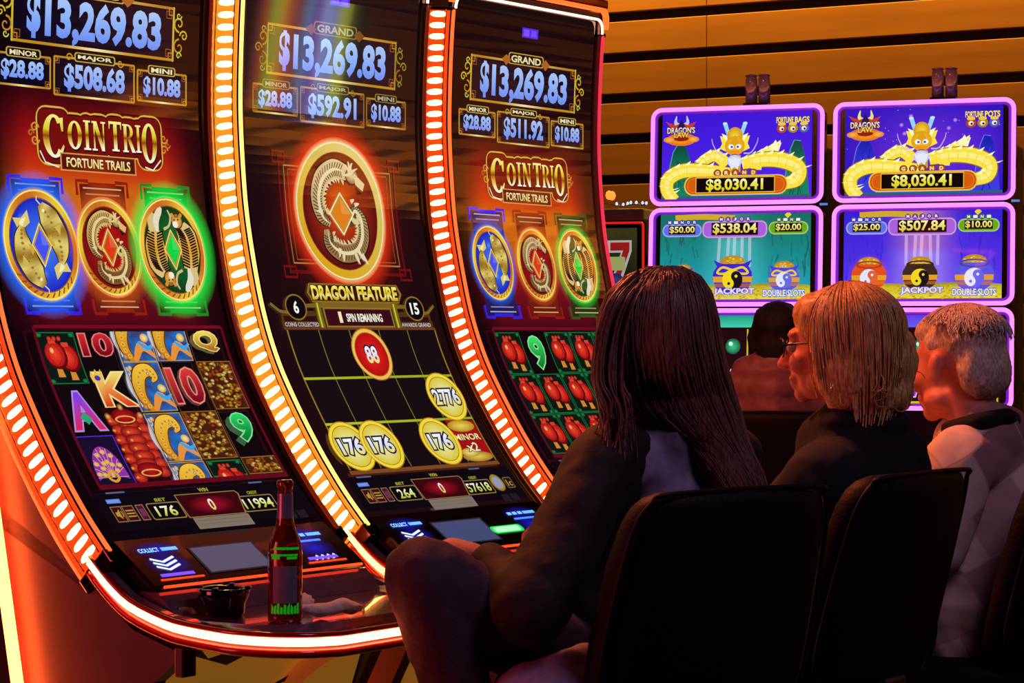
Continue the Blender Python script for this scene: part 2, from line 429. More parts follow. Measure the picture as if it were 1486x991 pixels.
def title(P):
    P.group('game_title')
    spec = [('C', .27, .396, .362, .482), ('O', .372, .405, .432, .462), ('I', .438, .402, .47, .461), ('N', .475, .402, .533, .461),
            ('T', .548, .399, .602, .459), ('R', .607, .402, .66, .459), ('I', .662, .402, .688, .458), ('O', .69, .396, .758, .478)]
    def blob(g, c):
        for ch, x0, y0, x1, y1 in spec: P.rrect(x0-g/W, y0-g, x1+g/W, y1+g, min(.03, g*1.6), c)
        P.rect(.33, .41-g*.3, .72, .455+g, c)
    blob(.0175, (90, 40, 10)); blob(.0165, (226, 176, 60)); blob(.0125, (52, 8, 8)); blob(.0095, (120, 16, 14))
    for sx, cx in ((-1, .238), (1, .79)):
        curl(P, cx, .425, .011, 1.2, 0, (214, 160, 50), .0032, sx); curl(P, cx, .449, .011, 1.2, 0, (214, 160, 50), .0032, -sx); curl(P, cx+sx*.016, .437, .008, 1.1, 0, (190, 120, 40), .003, sx)
    P.line([(.255, .47), (.275, .492), (.33, .5)], .003, (255, 236, 220)); P.line([(.7, .487), (.735, .492), (.772, .47)], .003, (255, 236, 220))
    serif_text(P, [(c, a+.004, b+.004, d_+.004, e+.004) for c, a, b, d_, e in spec], lambda a, b: ((60, 10, 6), ()))
    serif_text(P, spec, gold)
    P.rect(.336, .47, .658, .506, (216, 160, 80)); P.rect(.341, .4725, .653, .5035, (116, 30, 16)); P.grid(.345, .475, .649, .502, 8, 2, lambda x, y: mixc((150, 40, 18), (84, 18, 14), abs(x-.5)/.15))
    f, sp = stops(.48, .498, [(0, (255, 240, 180)), (1, (246, 214, 110))])
    P.text('FORTUNE TRAILS', .362, .4795, .632, .4975, f, .025, outline=(60, 10, 8), ow=.045)
def diamond(P, cx, cy, rx, ry, fill, rim=(250, 232, 130)):
    q = lambda k: [(cx, cy-ry*k), (cx+rx*k, cy), (cx, cy+ry*k), (cx-rx*k, cy)]
    P.poly(q(1), rim); P.poly(q(.9), (196, 150, 50)); P.poly(q(.74), fill); P.poly([(cx, cy-ry*.74), (cx+rx*.74, cy), (cx, cy)], mixc(fill, (255, 255, 255), .18))
WX = W/.86
def serpent(P, cx, cy, k, c0, c1, out=(40, 20, 10)):
    # S-shaped horned serpent coiled about a lozenge, k = scale in metres
    pt = lambda a, b: (cx+a*k/WX, cy+b*k)
    body = [pt(*q) for q in [(.22, -.62), (-.1, -.66), (-.42, -.5), (-.56, -.2), (-.5, .08), (-.3, .22)]]
    low = [pt(*q) for q in [(-.42, .3), (-.38, .52), (-.1, .66), (.28, .62), (.5, .4), (.52, .12), (.36, -.02), (.24, .1), (.3, .2)]]
    for pth, wd in ((body, [.26, .34, .34, .31, .24, .1]), (low, [.13, .27, .32, .3, .27, .21, .15, .1, .03])):
        P.curve(pth, [x*k*1.15 for x in wd], out, 6)
        q = P.curve(pth, [x*k*.95 for x in wd], lambda x, y: mixc(c0, c1, (y-cy)/k*.6+.5), 6)
        for i in range(2, len(q)-2):    # scale bands
            dx, dy = (q[i+1][0]-q[i-1][0])*WX, q[i+1][1]-q[i-1][1]; L = math.hypot(dx, dy) or 1; nx, ny = -dy/L*k*.11, dx/L*k*.11
            P.line([(q[i][0]-nx/WX, q[i][1]-ny), (q[i][0]+dx/L*k*.05/WX, q[i][1]+dy/L*k*.05), (q[i][0]+nx/WX, q[i][1]+ny)], k*.02, mixc(c1, out, .55))
        P.line([(x_-(q[min(j+1, len(q)-1)][1]-q[max(j-1, 0)][1])*-.35/WX*1.0, y_) for j, (x_, y_) in enumerate(q)], [k*.07*(1-abs(2*j/(len(q)-1)-1)**2)+.0003 for j in range(len(q))], mixc(c0, (255, 250, 220), .35))
        for i in range(1, len(q)-1, 2):
            dx, dy = (q[i+1][0]-q[i-1][0])*WX, q[i+1][1]-q[i-1][1]; L = math.hypot(dx, dy) or 1
            a = (q[i][0]+dy/L*k*.14/WX, q[i][1]-dx/L*k*.14); P.poly([a, (a[0]+dx/L*k*.09/WX, a[1]+dy/L*k*.09), (a[0]+dy/L*k*.08/WX, a[1]-dx/L*k*.08)], c0)
    # head with mane and horns
    P.ell(*pt(.34, -.56), .17*k/WX, .14*k, out); P.ell(*pt(.34, -.57), .15*k/WX, .12*k, c0, c1)
    P.poly([pt(.4, -.62), pt(.66, -.46), pt(.6, -.34), pt(.42, -.44)], c0); P.poly([pt(.42, -.42), pt(.58, -.3), pt(.46, -.28)], out)
    for a, b in ((.16, -.74), (.26, -.8), (.38, -.78), (.08, -.62), (.5, -.7)): P.curve([pt(.3, -.6), pt((a+.3)/2, b+.04), pt(a, b)], [.06*k, .04*k, .01*k], mixc(c0, (255, 255, 255), .2))
    P.ell(*pt(.42, -.56), .03*k/WX, .025*k, (255, 250, 200)); P.ell(*pt(.425, -.56), .013*k/WX, .013*k, (30, 10, 10))
    for a, b in ((-.2, .74), (-.1, .8), (.36, -.2), (.48, -.14), (-.62, .02), (.3, .84), (.42, .78), (.52, .84)):   # claws and tail tuft
        P.curve([pt(a*.75, b*.8), pt(a*.9, b*.93), pt(a, b)], [.07*k, .05*k, .012*k], mixc(c0, (255, 255, 240), .3))
def fish(P, cx, cy, k, flip):
    pt = lambda a, b: (cx+flip*a*k/WX, cy+flip*b*k)
    g0, g1 = (236, 216, 120), (150, 110, 30)
    q = [pt(.1, -.78), pt(.3, -.55), pt(.5, -.2), pt(.55, .12), pt(.5, .34)]
    P.poly([pt(.46, .3), pt(.62, .28), pt(.74, .5), pt(.5, .5), pt(.3, .66), pt(.26, .42)], (226, 206, 110)); P.poly([pt(.48, .34), pt(.58, .4), pt(.5, .48), pt(.36, .52)], (250, 240, 190))
    P.curve(q, [x*k for x in (.2, .54, .58, .4, .16)], (60, 40, 10), 6)
    qq = P.curve(q, [x*k for x in (.16, .47, .51, .34, .12)], lambda x, y: mixc(g0, g1, .5+.5*math.sin(60*(x+y)/k*.14)), 6)
    for i in range(4, len(qq)-2, 2): P.ell(qq[i][0], qq[i][1], .05*k/WX, .035*k, (120, 84, 20), (200, 164, 60), 8)
    P.poly([pt(.44, -.36), pt(.64, -.42), pt(.58, -.2)], (214, 186, 80)); P.poly([pt(.3, -.2), pt(.18, -.02), pt(.4, .02)], (206, 176, 70))
    P.ell(*pt(.17, -.66), .035*k/WX, .03*k, (255, 255, 200)); P.line([pt(.1, -.78), pt(0, -.86), pt(.02, -.94)], .025*k, (240, 220, 140))
def tiger(P, cx, cy, k, flip):
    pt = lambda a, b: (cx+flip*a*k/WX, cy+flip*b*k)
    q = [pt(.36, -.5), pt(.52, -.28), pt(.56, .05), pt(.5, .4)]
    P.curve(q, [x*k for x in (.36, .62, .62, .42)], (40, 24, 8), 6)
    qq = P.curve(q, [x*k for x in (.32, .55, .55, .36)], lambda x, y: mixc((226, 160, 50), (230, 226, 190), abs(y-cy)/k*1.1), 6)
    for i in range(2, len(qq)-1):
        x, y = qq[i]; P.line([(x-.26*k/WX, y-.05*k), (x-.03*k/WX, y+.02*k)], .04*k, (40, 22, 8)); P.line([(x+.26*k/WX, y-.04*k), (x+.05*k/WX, y+.025*k)], .036*k, (40, 22, 8))
    P.curve([pt(.5, .38), pt(.44, .6), pt(.3, .78), pt(.22, .86)], [.2*k, .18*k, .15*k, .06*k], (232, 226, 200)); P.curve([pt(.58, .36), pt(.62, .58), pt(.5, .74)], [.18*k, .15*k, .06*k], (220, 196, 130))
    P.ell(*pt(.26, -.6), .2*k/WX, .17*k, (60, 34, 10)); P.ell(*pt(.26, -.6), .17*k/WX, .145*k, (240, 190, 90), (200, 130, 40)); P.ell(*pt(.2, -.53), .09*k/WX, .07*k, (250, 240, 220))
    for a, b in ((.12, -.72), (.4, -.72)): P.ell(*pt(a, b), .05*k/WX, .045*k, (210, 150, 60))
    for a, b in ((.18, -.62), (.3, -.63)): P.ell(*pt(a, b), .025*k/WX, .02*k, (30, 20, 10))
    for a in (-.1, 0, .1): P.line([pt(.26+a*.6, -.74), pt(.26+a*.4, -.67)], .02*k, (50, 26, 8))
    P.curve([pt(-.2, -.42), pt(-.02, -.5), pt(.06, -.68), pt(-.02, -.82)], [.06*k, .05*k, .05*k, .03*k], (214, 190, 140))
def emblem(P, cx, cy, r, kind, bright):
    global WX
    WX = W/.86; P.group('coin_emblem', True)
    rx = r/WX
    glow = {'fish': (40, 110, 255), 'serpent': (255, 120, 40), 'tiger': (30, 240, 70)}[kind]
    face = {'fish': (28, 36, 200), 'serpent': (120, 14, 18), 'tiger': (14, 60, 24)}[kind]
    core = {'fish': (70, 130, 255), 'serpent': (200, 20, 20), 'tiger': (30, 120, 50)}[kind]
    ga = int(255*(.95 if bright else .55)) if kind != 'serpent' else 90
    P.ring(cx, cy, rx*.96, r*.96, rx*(1.34 if bright else 1.2), r*(1.34 if bright else 1.2), glow+(ga,), glow+(0,))
    P.ring(cx, cy, rx*.94, r*.94, rx*1.04, r*1.04, mixc(glow, (255, 250, 230), .7 if bright else .4), glow+(160,))
    rim = lambda x, y: mixc((240, 206, 60), (206, 110, 34), .5+.5*math.sin(math.atan2(y-cy, (x-cx)*WX)*3+1.0))
    P.ring(cx, cy, rx*.83, r*.83, rx, r, rim, n=56)
    P.ring(cx, cy, rx*.955, r*.955, rx*.985, r*.985, (255, 236, 130)); P.ring(cx, cy, rx*.82, r*.82, rx*.85, r*.85, (150, 80, 20))
    for i in range(11):
        a = math.radians(40+i*10); b = a+.1; P.line([(cx+math.cos(a)*rx*.86, cy+math.sin(a)*r*.86), (cx+math.cos(b)*rx*.94, cy+math.sin(b)*r*.94)], r*.03, (150, 76, 24))
    P.ell(cx, cy, rx*.83, r*.83, core, face, 40)
    k = r*.93
    if kind == 'serpent': serpent(P, cx, cy, k, (226, 190, 110) if bright else (206, 178, 120), (130, 84, 44))
    elif kind == 'fish':
        for _ in range(10):
            a, q = random.uniform(0, 6.3), random.uniform(.1, .7)*r; P.ell(cx+math.cos(a)*q/WX, cy+math.sin(a)*q, r*.13/WX, r*.12, (120, 180, 255, 150), (60, 90, 255, 0), 12)
        fish(P, cx, cy, k, 1); fish(P, cx, cy, k, -1)
    else: tiger(P, cx, cy, k, 1); tiger(P, cx, cy, k, -1)
    diamond(P, cx, cy, rx*.27, r*.4, {'fish': (70, 84, 250), 'serpent': (226, 60, 24), 'tiger': (20, 220, 70)}[kind])
def banner(P, cx, c, hi):
    P.group('coin_banner', True)
    x0, x1 = cx-.108, cx+.108
    P.grid(x0+.012, .53, x1-.012, .79, 2, 12, lambda x, y: mixc(c, mixc(c, (10, 0, 0), .5), abs(y-.66)/.2))
    for y, s in ((.524, 1), (.794, -1)):
        P.line([(x0, y+s*.03), (x0, y), (x0+.05, y), (x0+.05, y+s*.006), (x1-.05, y+s*.006), (x1-.05, y), (x1, y), (x1, y+s*.03)], .0075, hi)
        P.line([(x0+.026, y+s*.014), (x1-.026, y+s*.014)], .003, mixc(hi, (255, 246, 190), .65)); P.line([(x0+.036, y+s*.026), (x1-.036, y+s*.026)], .0028, mixc(hi, (255, 240, 180), .5))
def base_bg(P, fn):
    P.group('screen_backdrop'); P.grid(.035, .02, .965, 1.305, 16, 64, fn)
def trio_bg(x, y):
    tb = [(0, (10, 6, 10)), (.3, (18, 4, 12)), (.36, (70, 6, 14)), (.43, (150, 14, 20)), (.5, (200, 50, 16)), (.54, (206, 104, 20)), (.63, (190, 96, 18)), (.7, (140, 24, 20)), (.76, (104, 10, 26)), (.82, (86, 8, 22)), (.83, (24, 6, 10)), (1.2, (18, 6, 14)), (1.31, (10, 6, 10))]
    c = tb[-1][1]
    for (a, ca), (b, cb) in zip(tb, tb[1:]):
        if y <= b: c = mixc(ca, cb, (y-a)/(b-a)); break
    e = min(1, max(0, (abs(x-.5)-.3)/.13)); return mixc(c, (14, 3, 8), e*.85)
COLS = [.117+.158*i for i in range(6)]; ROWS = [.834, .947, 1.06, 1.173]
def cell(P, i, y0, y1, c, rim=None, clip=(.834, 1.174)):
    a, b = max(y0, clip[0]), min(y1, clip[1])
    if b <= a: return
    P.rect(COLS[i], a, COLS[i+1], b, c)
    if rim: P.frame(COLS[i]+.004, a+.002, COLS[i+1]-.004, b-.002, .0032, rim)
def lanterns(P, i, y0, y1):
    P.group('reel_symbol', True)
    cell(P, i, y0, y1, (10, 26, 20), (24, 120, 60)); cx = (COLS[i]+COLS[i+1])/2; h = y1-y0; X = lambda a: cx+a*h/W; Y = lambda b: y0+b*h
    for a in (-.37, .37):
        for b in (.06, .94): P.ell(X(a), Y(b), .07*h/W, .05*h, (30, 150, 80), (16, 70, 40), 8)
    for a, b in ((.18, .5), (-.1, .44)):
        P.line([(X(a-.02), Y(b+.18)), (X(a-.02), Y(b+.42))], [.1*h, .16*h], (216, 140, 50))
        P.ell(X(a), Y(b), .25*h/W, .27*h, (96, 8, 12), n=18); P.ell(X(a-.02), Y(b-.02), .22*h/W, .24*h, (250, 70, 40), (176, 14, 24), 18)
        for q in (-.5, .5): P.curve([(X(a-.02), Y(b-.24)), (X(a-.02+q*.3), Y(b)), (X(a-.02), Y(b+.22))], .012*h, (160, 20, 20), 4)
        P.ell(X(a-.07), Y(b-.09), .05*h/W, .06*h, (255, 220, 150), (250, 110, 60), 10)
        P.rect(X(a-.1), Y(b-.3), X(a+.06), Y(b-.22), (220, 70, 40))
    for a in (-.16, -.05, .06): P.ell(X(a), Y(.13), .05*h/W, .05*h, (240, 80, 50), (170, 20, 20), 8)
def carp_card(P, i, y0, y1):
    P.group('reel_symbol', True)
    P.clip = (max(y0, .834), min(y1, 1.174))
    if P.clip[1]-P.clip[0] < .01: P.clip = None; return
    cx = (COLS[i]+COLS[i+1])/2; h = .113; Y = lambda t: y0+t*h; X = lambda t: cx+t*h/W
    P.grid(COLS[i], y0, COLS[i+1], y1, 6, 6, lambda x, y: mixc((24, 120, 214), (60, 60, 110), .5+.5*math.sin(50*x+120*y)))
    P.curve([(X(-.38), Y(.1)), (X(-.44), Y(.5)), (X(-.36), Y(.9))], [.06*h, .14*h, .06*h], (200, 206, 226))
    for t in (.2, .45, .7): P.ell(X(-.36), Y(t), .05*h/W, .06*h, (90, 100, 130), (200, 210, 230), 9)
    pth = [(X(-.12), Y(1.0)), (X(-.26), Y(.74)), (X(-.24), Y(.45)), (X(-.1), Y(.22)), (X(.12), Y(.17)), (X(.22), Y(.3)), (X(.12), Y(.4))]
    P.curve(pth, [x*h for x in (.16, .26, .33, .34, .3, .2, .08)], (110, 56, 10), 7)
    q = P.curve(pth, [x*h for x in (.11, .2, .27, .28, .24, .15, .04)], lambda x, y: mixc((250, 206, 66), (206, 130, 26), (y-y0)/h), 7)
    for k in range(3, len(q)-6, 3): P.ell(q[k][0], q[k][1], .05*h/W, .045*h, (170, 96, 18), (250, 206, 80), 8)
    P.ell(X(.08), Y(.24), .035*h/W, .035*h, (255, 250, 220), (60, 30, 10), 8)
    P.curve([(X(-.08), Y(.98)), (X(.16), Y(.7)), (X(.44), Y(.92))], [.1*h, .2*h, .05*h], (236, 150, 60)); P.curve([(X(.1), Y(.62)), (X(.3), Y(.74)), (X(.46), Y(.66))], [.05*h, .1*h, .03*h], (60, 170, 240))
    P.ell(X(.28), Y(.54), .1*h/W, .085*h, (255, 244, 170), (220, 166, 60), 10); P.ell(X(-.3), Y(.12), .05*h/W, .05*h, (250, 220, 130), (200, 140, 60), 8); P.ell(X(-.3), Y(.9), .06*h/W, .06*h, (230, 170, 90), (150, 90, 40), 8)
    P.frame(COLS[i]+.003, y0+.001, COLS[i+1]-.003, y1-.001, .003, (196, 150, 60)); P.clip = None
def gold_pile(P, i, y0, y1):
    P.group('reel_symbol', True)
    a, b = max(y0, .834), min(y1, 1.174); P.rect(COLS[i], a, COLS[i+1], b, (70, 30, 14))
    n = int(120*(b-a)/.113)
    for _ in range(n):
        x = random.uniform(COLS[i]+.01, COLS[i+1]-.01); y = random.uniform(a+.004, b-.004); c = random.choice([(236, 190, 70), (206, 150, 40), (250, 226, 130), (150, 90, 24), (190, 60, 30), (226, 176, 60)])
        P.ell(x, y, random.uniform(.004, .008)/W, random.uniform(.003, .005), c, mixc(c, (60, 26, 8), .6), 7)
    P.frame(COLS[i]+.003, a+.001, COLS[i+1]-.003, b-.001, .0026, (150, 100, 40))
def royal(P, ch, i, y0, y1, c0, c1, x0=.16, x1=.84):
    P.group('reel_symbol', True)
    w_ = COLS[i+1]-COLS[i]; f, sp = stops(y0, y1, [(0, c0), (1, c1)])
    P.text(ch, COLS[i]+w_*x0, y0, COLS[i]+w_*x1, y1, f, .03, outline=mixc(c0, (255, 240, 200), .45), ow=.035, sp=sp)
def reel_frame(P, c=(120, 12, 32), y0=.826):
    P.group('reel_grid')
    P.line([(.11, y0), (.912, y0)], .007, c); P.line([(.105, 1.181), (.915, 1.181)], .011, mixc(c, (30, 0, 10), .2))
    for x in (.108, .913): P.line([(x, y0), (x, 1.185)], .007, mixc(c, (20, 0, 8), .2))
def reels_left(P):
    P.group('reel_grid'); P.rect(.112, .83, .908, 1.178, (16, 7, 12))
    lanterns(P, 0, .834, .946)
    royal(P, 'A', 0, .967, 1.044, (120, 70, 240), (230, 40, 90), .18, .86); P.poly([(.178, 1.02), (.198, 1.008), (.222, 1.024), (.2, 1.036)], (40, 170, 120))
    P.group('reel_symbol', True); cell(P, 0, 1.06, 1.174, (26, 14, 46), (90, 40, 230))
    cx, cy = .196, 1.125
    P.poly([(cx-.01, cy+.02)]+[(cx+.062*math.cos(math.radians(a)), cy+.03-.07*math.sin(math.radians(a))) for a in range(-5, 186, 10)], (150, 50, 170))
    for a in range(0, 181, 18): P.line([(cx, cy+.03), (cx+.06*math.cos(math.radians(a)), cy+.03-.068*math.sin(math.radians(a)))], .0012, (240, 190, 120))
    for a in (20, 50, 80, 110, 140, 165):
        for k in (.5, .82): P.ell(cx+.062*k*math.cos(math.radians(a+k*9)), cy+.03-.07*k*math.sin(math.radians(a+k*9)), .011, .0055, (240, 206, 110), (214, 160, 90), 8)
    P.curve([(cx-.02, cy+.03), (cx, cy+.016), (cx+.02, cy+.03), (cx, cy+.04)], .006, (226, 160, 60), closed=True)
    royal(P, '10', 1, .84, .884, (220, 40, 50), (120, 10, 26), .12, .88)
    royal(P, 'K', 1, .926, .995, (246, 220, 110), (226, 60, 30), .2, .9)
    P.poly([(.285, .93), (.292, .918), (.302, .928), (.312, .914), (.322, .926), (.334, .914), (.336, .936), (.29, .944)], (240, 200, 70)); P.ell(.312, .934, .012, .006, (60, 60, 200))
    P.group('reel_symbol', True); P.rect(COLS[1], 1.0, COLS[2], 1.174, (40, 8, 12))
    for x, y0, y1, wd in ((.3, 1.03, 1.16, .024), (.405, 1.03, 1.15, .024), (.352, 1.02, 1.13, .04)):   # firecracker bundle
        for t in range(7): P.ell(x+(t % 2)*.006, y0+(y1-y0)*t/6, wd/W*.72, .014, (236, 70, 40), (120, 12, 20), 12); P.ell(x-.012, y0+(y1-y0)*t/6, .008, .004, (240, 190, 90), (210, 60, 30), 7)
    for y in (1.022, 1.145): P.ell(.352, y, .052, .019, (200, 24, 32), (110, 8, 18), 20); P.ring(.352, y+.006, .034, .006, .042, .009, (232, 170, 80))
    for x, y in ((.352, 1.0), (.286, 1.02), (.42, 1.02)): P.ell(x, y, .014, .009, (255, 220, 120, 230), (240, 120, 40, 0), 10)
    for y0 in (.787, .9, 1.017, 1.132): carp_card(P, 2, y0, y0+.113)
    carp_card(P, 3, .787, .9); royal(P, '10', 3, .92, .994, (226, 60, 60), (120, 12, 30), .1, .9)
    gold_pile(P, 3, 1.017, 1.13); P.clip = (.834, 1.174); lanterns(P, 3, 1.134, 1.24); P.clip = None
    royal(P, 'Q', 4, .82+.016, .878, (250, 226, 90), (170, 110, 30), .2, .8); gold_pile(P, 4, .903, 1.016)
    royal(P, '9', 4, 1.03, 1.09, (40, 220, 110), (10, 120, 50), .3, .75); gold_pile(P, 4, 1.132, 1.2)
    P.group('reel_lines')
    for x in COLS[2:5]: P.line([(x, .834), (x, 1.174)], .002, (90, 60, 30))
def reels_lantern(P):
    P.group('reel_grid'); P.rect(.112, .83, .908, 1.178, (10, 14, 12))
    for i in range(5):
        for j in range(3):
            if i == 1 and j == 0: P.rect(COLS[i], ROWS[0], COLS[i+1], ROWS[1], (14, 6, 10)); royal(P, '9', 1, .85, .928, (60, 230, 110), (14, 120, 50), .26, .74)
            else: lanterns(P, i, ROWS[j], ROWS[j+1])
def gold_disc(P, cx, cy, r, face, txt, tc=(255, 255, 255), ed=(200, 214, 240), rim=((250, 226, 70), (200, 140, 20))):
    P.group('prize_coin', True); rx = r/W
    P.ell(cx, cy, rx, r, rim[1], n=36); P.ell(cx, cy, rx*.96, r*.96, rim[0], n=36); P.ell(cx, cy, rx*.84, r*.84, mixc(rim[1], (120, 60, 0), .2), n=36); P.ell(cx, cy, rx*.81, r*.81, face[0], face[1], 36)
    n = len(txt); hw = rx*(.3 if n == 2 else (.56 if n == 3 else .7)); f, sp = stops(cy-r*.3, cy+r*.3, [(0, tc), (.5, (225, 236, 255)), (1, (250, 230, 120))])
    P.text(txt, cx-hw, cy-r*.3, cx+hw, cy+r*.3, f, .03, outline=(26, 22, 60), ow=.075, sp=sp)
def feature_grid(P):
    P.group('reel_grid'); P.rect(.105, .826, .912, 1.178, (22, 13, 18))
    g = lambda x, y: mixc((150, 160, 20), (210, 220, 60), abs(math.sin(7*x+3*y)))
    for i in range(6): P.line([(.112+.1596*i, .828), (.11+.1596*i, 1.175)], .0045 if i in (0, 5) else .0028, (150, 120, 40) if i in (0, 5) else (126, 116, 40))
    for y in (.944, 1.058): P.line([(.11, y), (.91, y)], .006, g)
    P.line([(.1, .825), (.915, .825)], .005, (120, 60, 34)); P.line([(.1, 1.182), (.915, 1.182)], .01, (130, 74, 36))
    yel = ((250, 250, 190), (226, 206, 50))
    gold_disc(P, .512, .888, .065, ((240, 40, 30), (190, 14, 18)), '88', rim=((240, 200, 90), (190, 110, 40)))
    gold_disc(P, .822, 1.0, .064, yel, '2776')
    P.group('prize_coin', True)
    P.poly([(.745, 1.06), (.9, 1.065), (.905, 1.165), (.76, 1.172)], (170, 16, 22)); P.ell(.82, 1.078, .075, .016, (240, 220, 90), (190, 140, 30)); P.ell(.82, 1.162, .085, .014, (236, 210, 90), (170, 120, 30)); P.ell(.79, 1.15, .05, .012, (250, 236, 150), (200, 150, 40))
    P.text('MINOR', .752, 1.1, .893, 1.116, (255, 240, 160), .02, outline=(90, 10, 10)); P.text('x2', .79, 1.124, .853, 1.147, (255, 240, 190), .02, outline=(90, 10, 10))
    for x in (.182, .338, .66): gold_disc(P, x, 1.116, .064, yel, '176')
def infobar(P, bet, win, cred, coin=False):
    P.group('credit_meter')
    P.rect(.06, 1.196, .94, 1.285, (12, 7, 16))
    fr = (150, 120, 70)
    P.rect(.1, 1.209, .155, 1.219, (96, 130, 220)); P.rect(.103, 1.211, .15, 1.217, (120, 156, 240))
    for x0, x1, c in ((.1, .142, (70, 12, 22)), (.145, .19, (70, 12, 22)), (.2, .232, (80, 20, 50))): P.rect(x0, 1.226, x1, 1.264, fr); P.rect(x0+.003, 1.228, x1-.003, 1.262, c)
    P.poly([(.11, 1.24), (.118, 1.24), (.128, 1.233), (.128, 1.257), (.118, 1.25), (.11, 1.25)], (190, 150, 60)); P.line([(.133, 1.238), (.136, 1.245), (.133, 1.252)], .002, (190, 150, 60))
    for y in (1.238, 1.245, 1.252): P.line([(.152, y), (.184, y)], .003, (190, 150, 60))
    P.rect(.208, 1.236, .225, 1.254, (120, 50, 90))
    for x0, x1, lab, val in ((.243, .382, 'BET', bet), (.632, .79, 'CREDIT', cred)):
        P.rrect(x0, 1.225, x1, 1.266, .006, fr); P.rrect(x0+.004, 1.2275, x1-.004, 1.2635, .005, (10, 8, 10))
        m = (x0+x1)/2; P.text(lab, m-.022, 1.215, m+.022, 1.222, (170, 170, 50), .02); f, sp = stops(1.234, 1.258, [(0, (250, 250, 240)), (.5, (226, 230, 130)), (1, (190, 190, 60))])
        n = len(val)*.0115+.006
        if val: P.text(val, m-n, 1.234, m+n, 1.258, f, .02, sp=sp)
    P.poly([(.378, 1.21), (.64, 1.21), (.652, 1.218), (.632, 1.268), (.386, 1.268)], fr)
    P.poly([(.382, 1.212), (.637, 1.212), (.646, 1.219), (.628, 1.266), (.39, 1.266)], (60, 6, 14)); P.ell(.51, 1.239, .1, .022, (170, 16, 40), (64, 6, 16), 30)
    P.text('WIN', .49, 1.199, .53, 1.207, (180, 180, 50), .02); f, sp = stops(1.226, 1.252, [(0, (255, 255, 250)), (1, (220, 210, 90))]); P.text('0', .5, 1.226, .522, 1.253, f, .02, sp=sp)
    for a, b in ((.115, .19), (.72, .78)): P.line([(a, 1.195), (b, 1.195)], .0035, (96, 100, 150))
    P.rect(.397, 1.269, .637, 1.297, (132, 118, 104)); P.line([(.41, 1.277), (.62, 1.277)], .001, (100, 90, 84)); P.line([(.41, 1.286), (.62, 1.286)], .001, (104, 92, 86))
    if coin:
        P.ell(.83, 1.238, .034, .024, (220, 190, 50), (150, 120, 30)); P.ell(.83, 1.238, .024, .017, (150, 160, 190)); P.rrect(.872, 1.224, .918, 1.256, .005, (120, 90, 50)); P.rrect(.876, 1.227, .914, 1.253, .004, (40, 12, 20)); P.text('1c', .883, 1.232, .908, 1.249, (190, 160, 70), .02)
    for x in (.8, .85): P.rect(x, 1.272, x+.042, 1.292, (34, 28, 36))
def art_trio(major, bet, cred, left):
    P = new_paint(); base_bg(P, trio_bg); jackpots(P, major); title(P)
    for cx, c, hi in ((.226, (30, 26, 150) if left else (46, 40, 120), (44, 40, 240)), (.503, (150, 40, 20), (150, 30, 16)), (.78, (40, 110, 30) if left else (60, 70, 26), (30, 140, 40) if left else (50, 90, 30))): banner(P, cx, c, hi)
    for cx, r, k in ((.222, .093, 'fish'), (.502, .092, 'serpent'), (.777, .095, 'tiger')): emblem(P, cx, .658, r+((.019 if k == 'fish' else .015) if left and k != 'serpent' else (.008 if left else 0)), k, left)
    (reels_left if left else reels_lantern)(P); reel_frame(P); infobar(P, bet, '0', cred, False); return P
def feat_bg(x, y):
    c = mixc((16, 9, 14), (30, 10, 14), (y-.3)/.3)
    g = max(0, 1-math.hypot((x-.51)*W/.25, (y-.56)/.25)); return mixc(c, (190, 40, 16), g*.8)
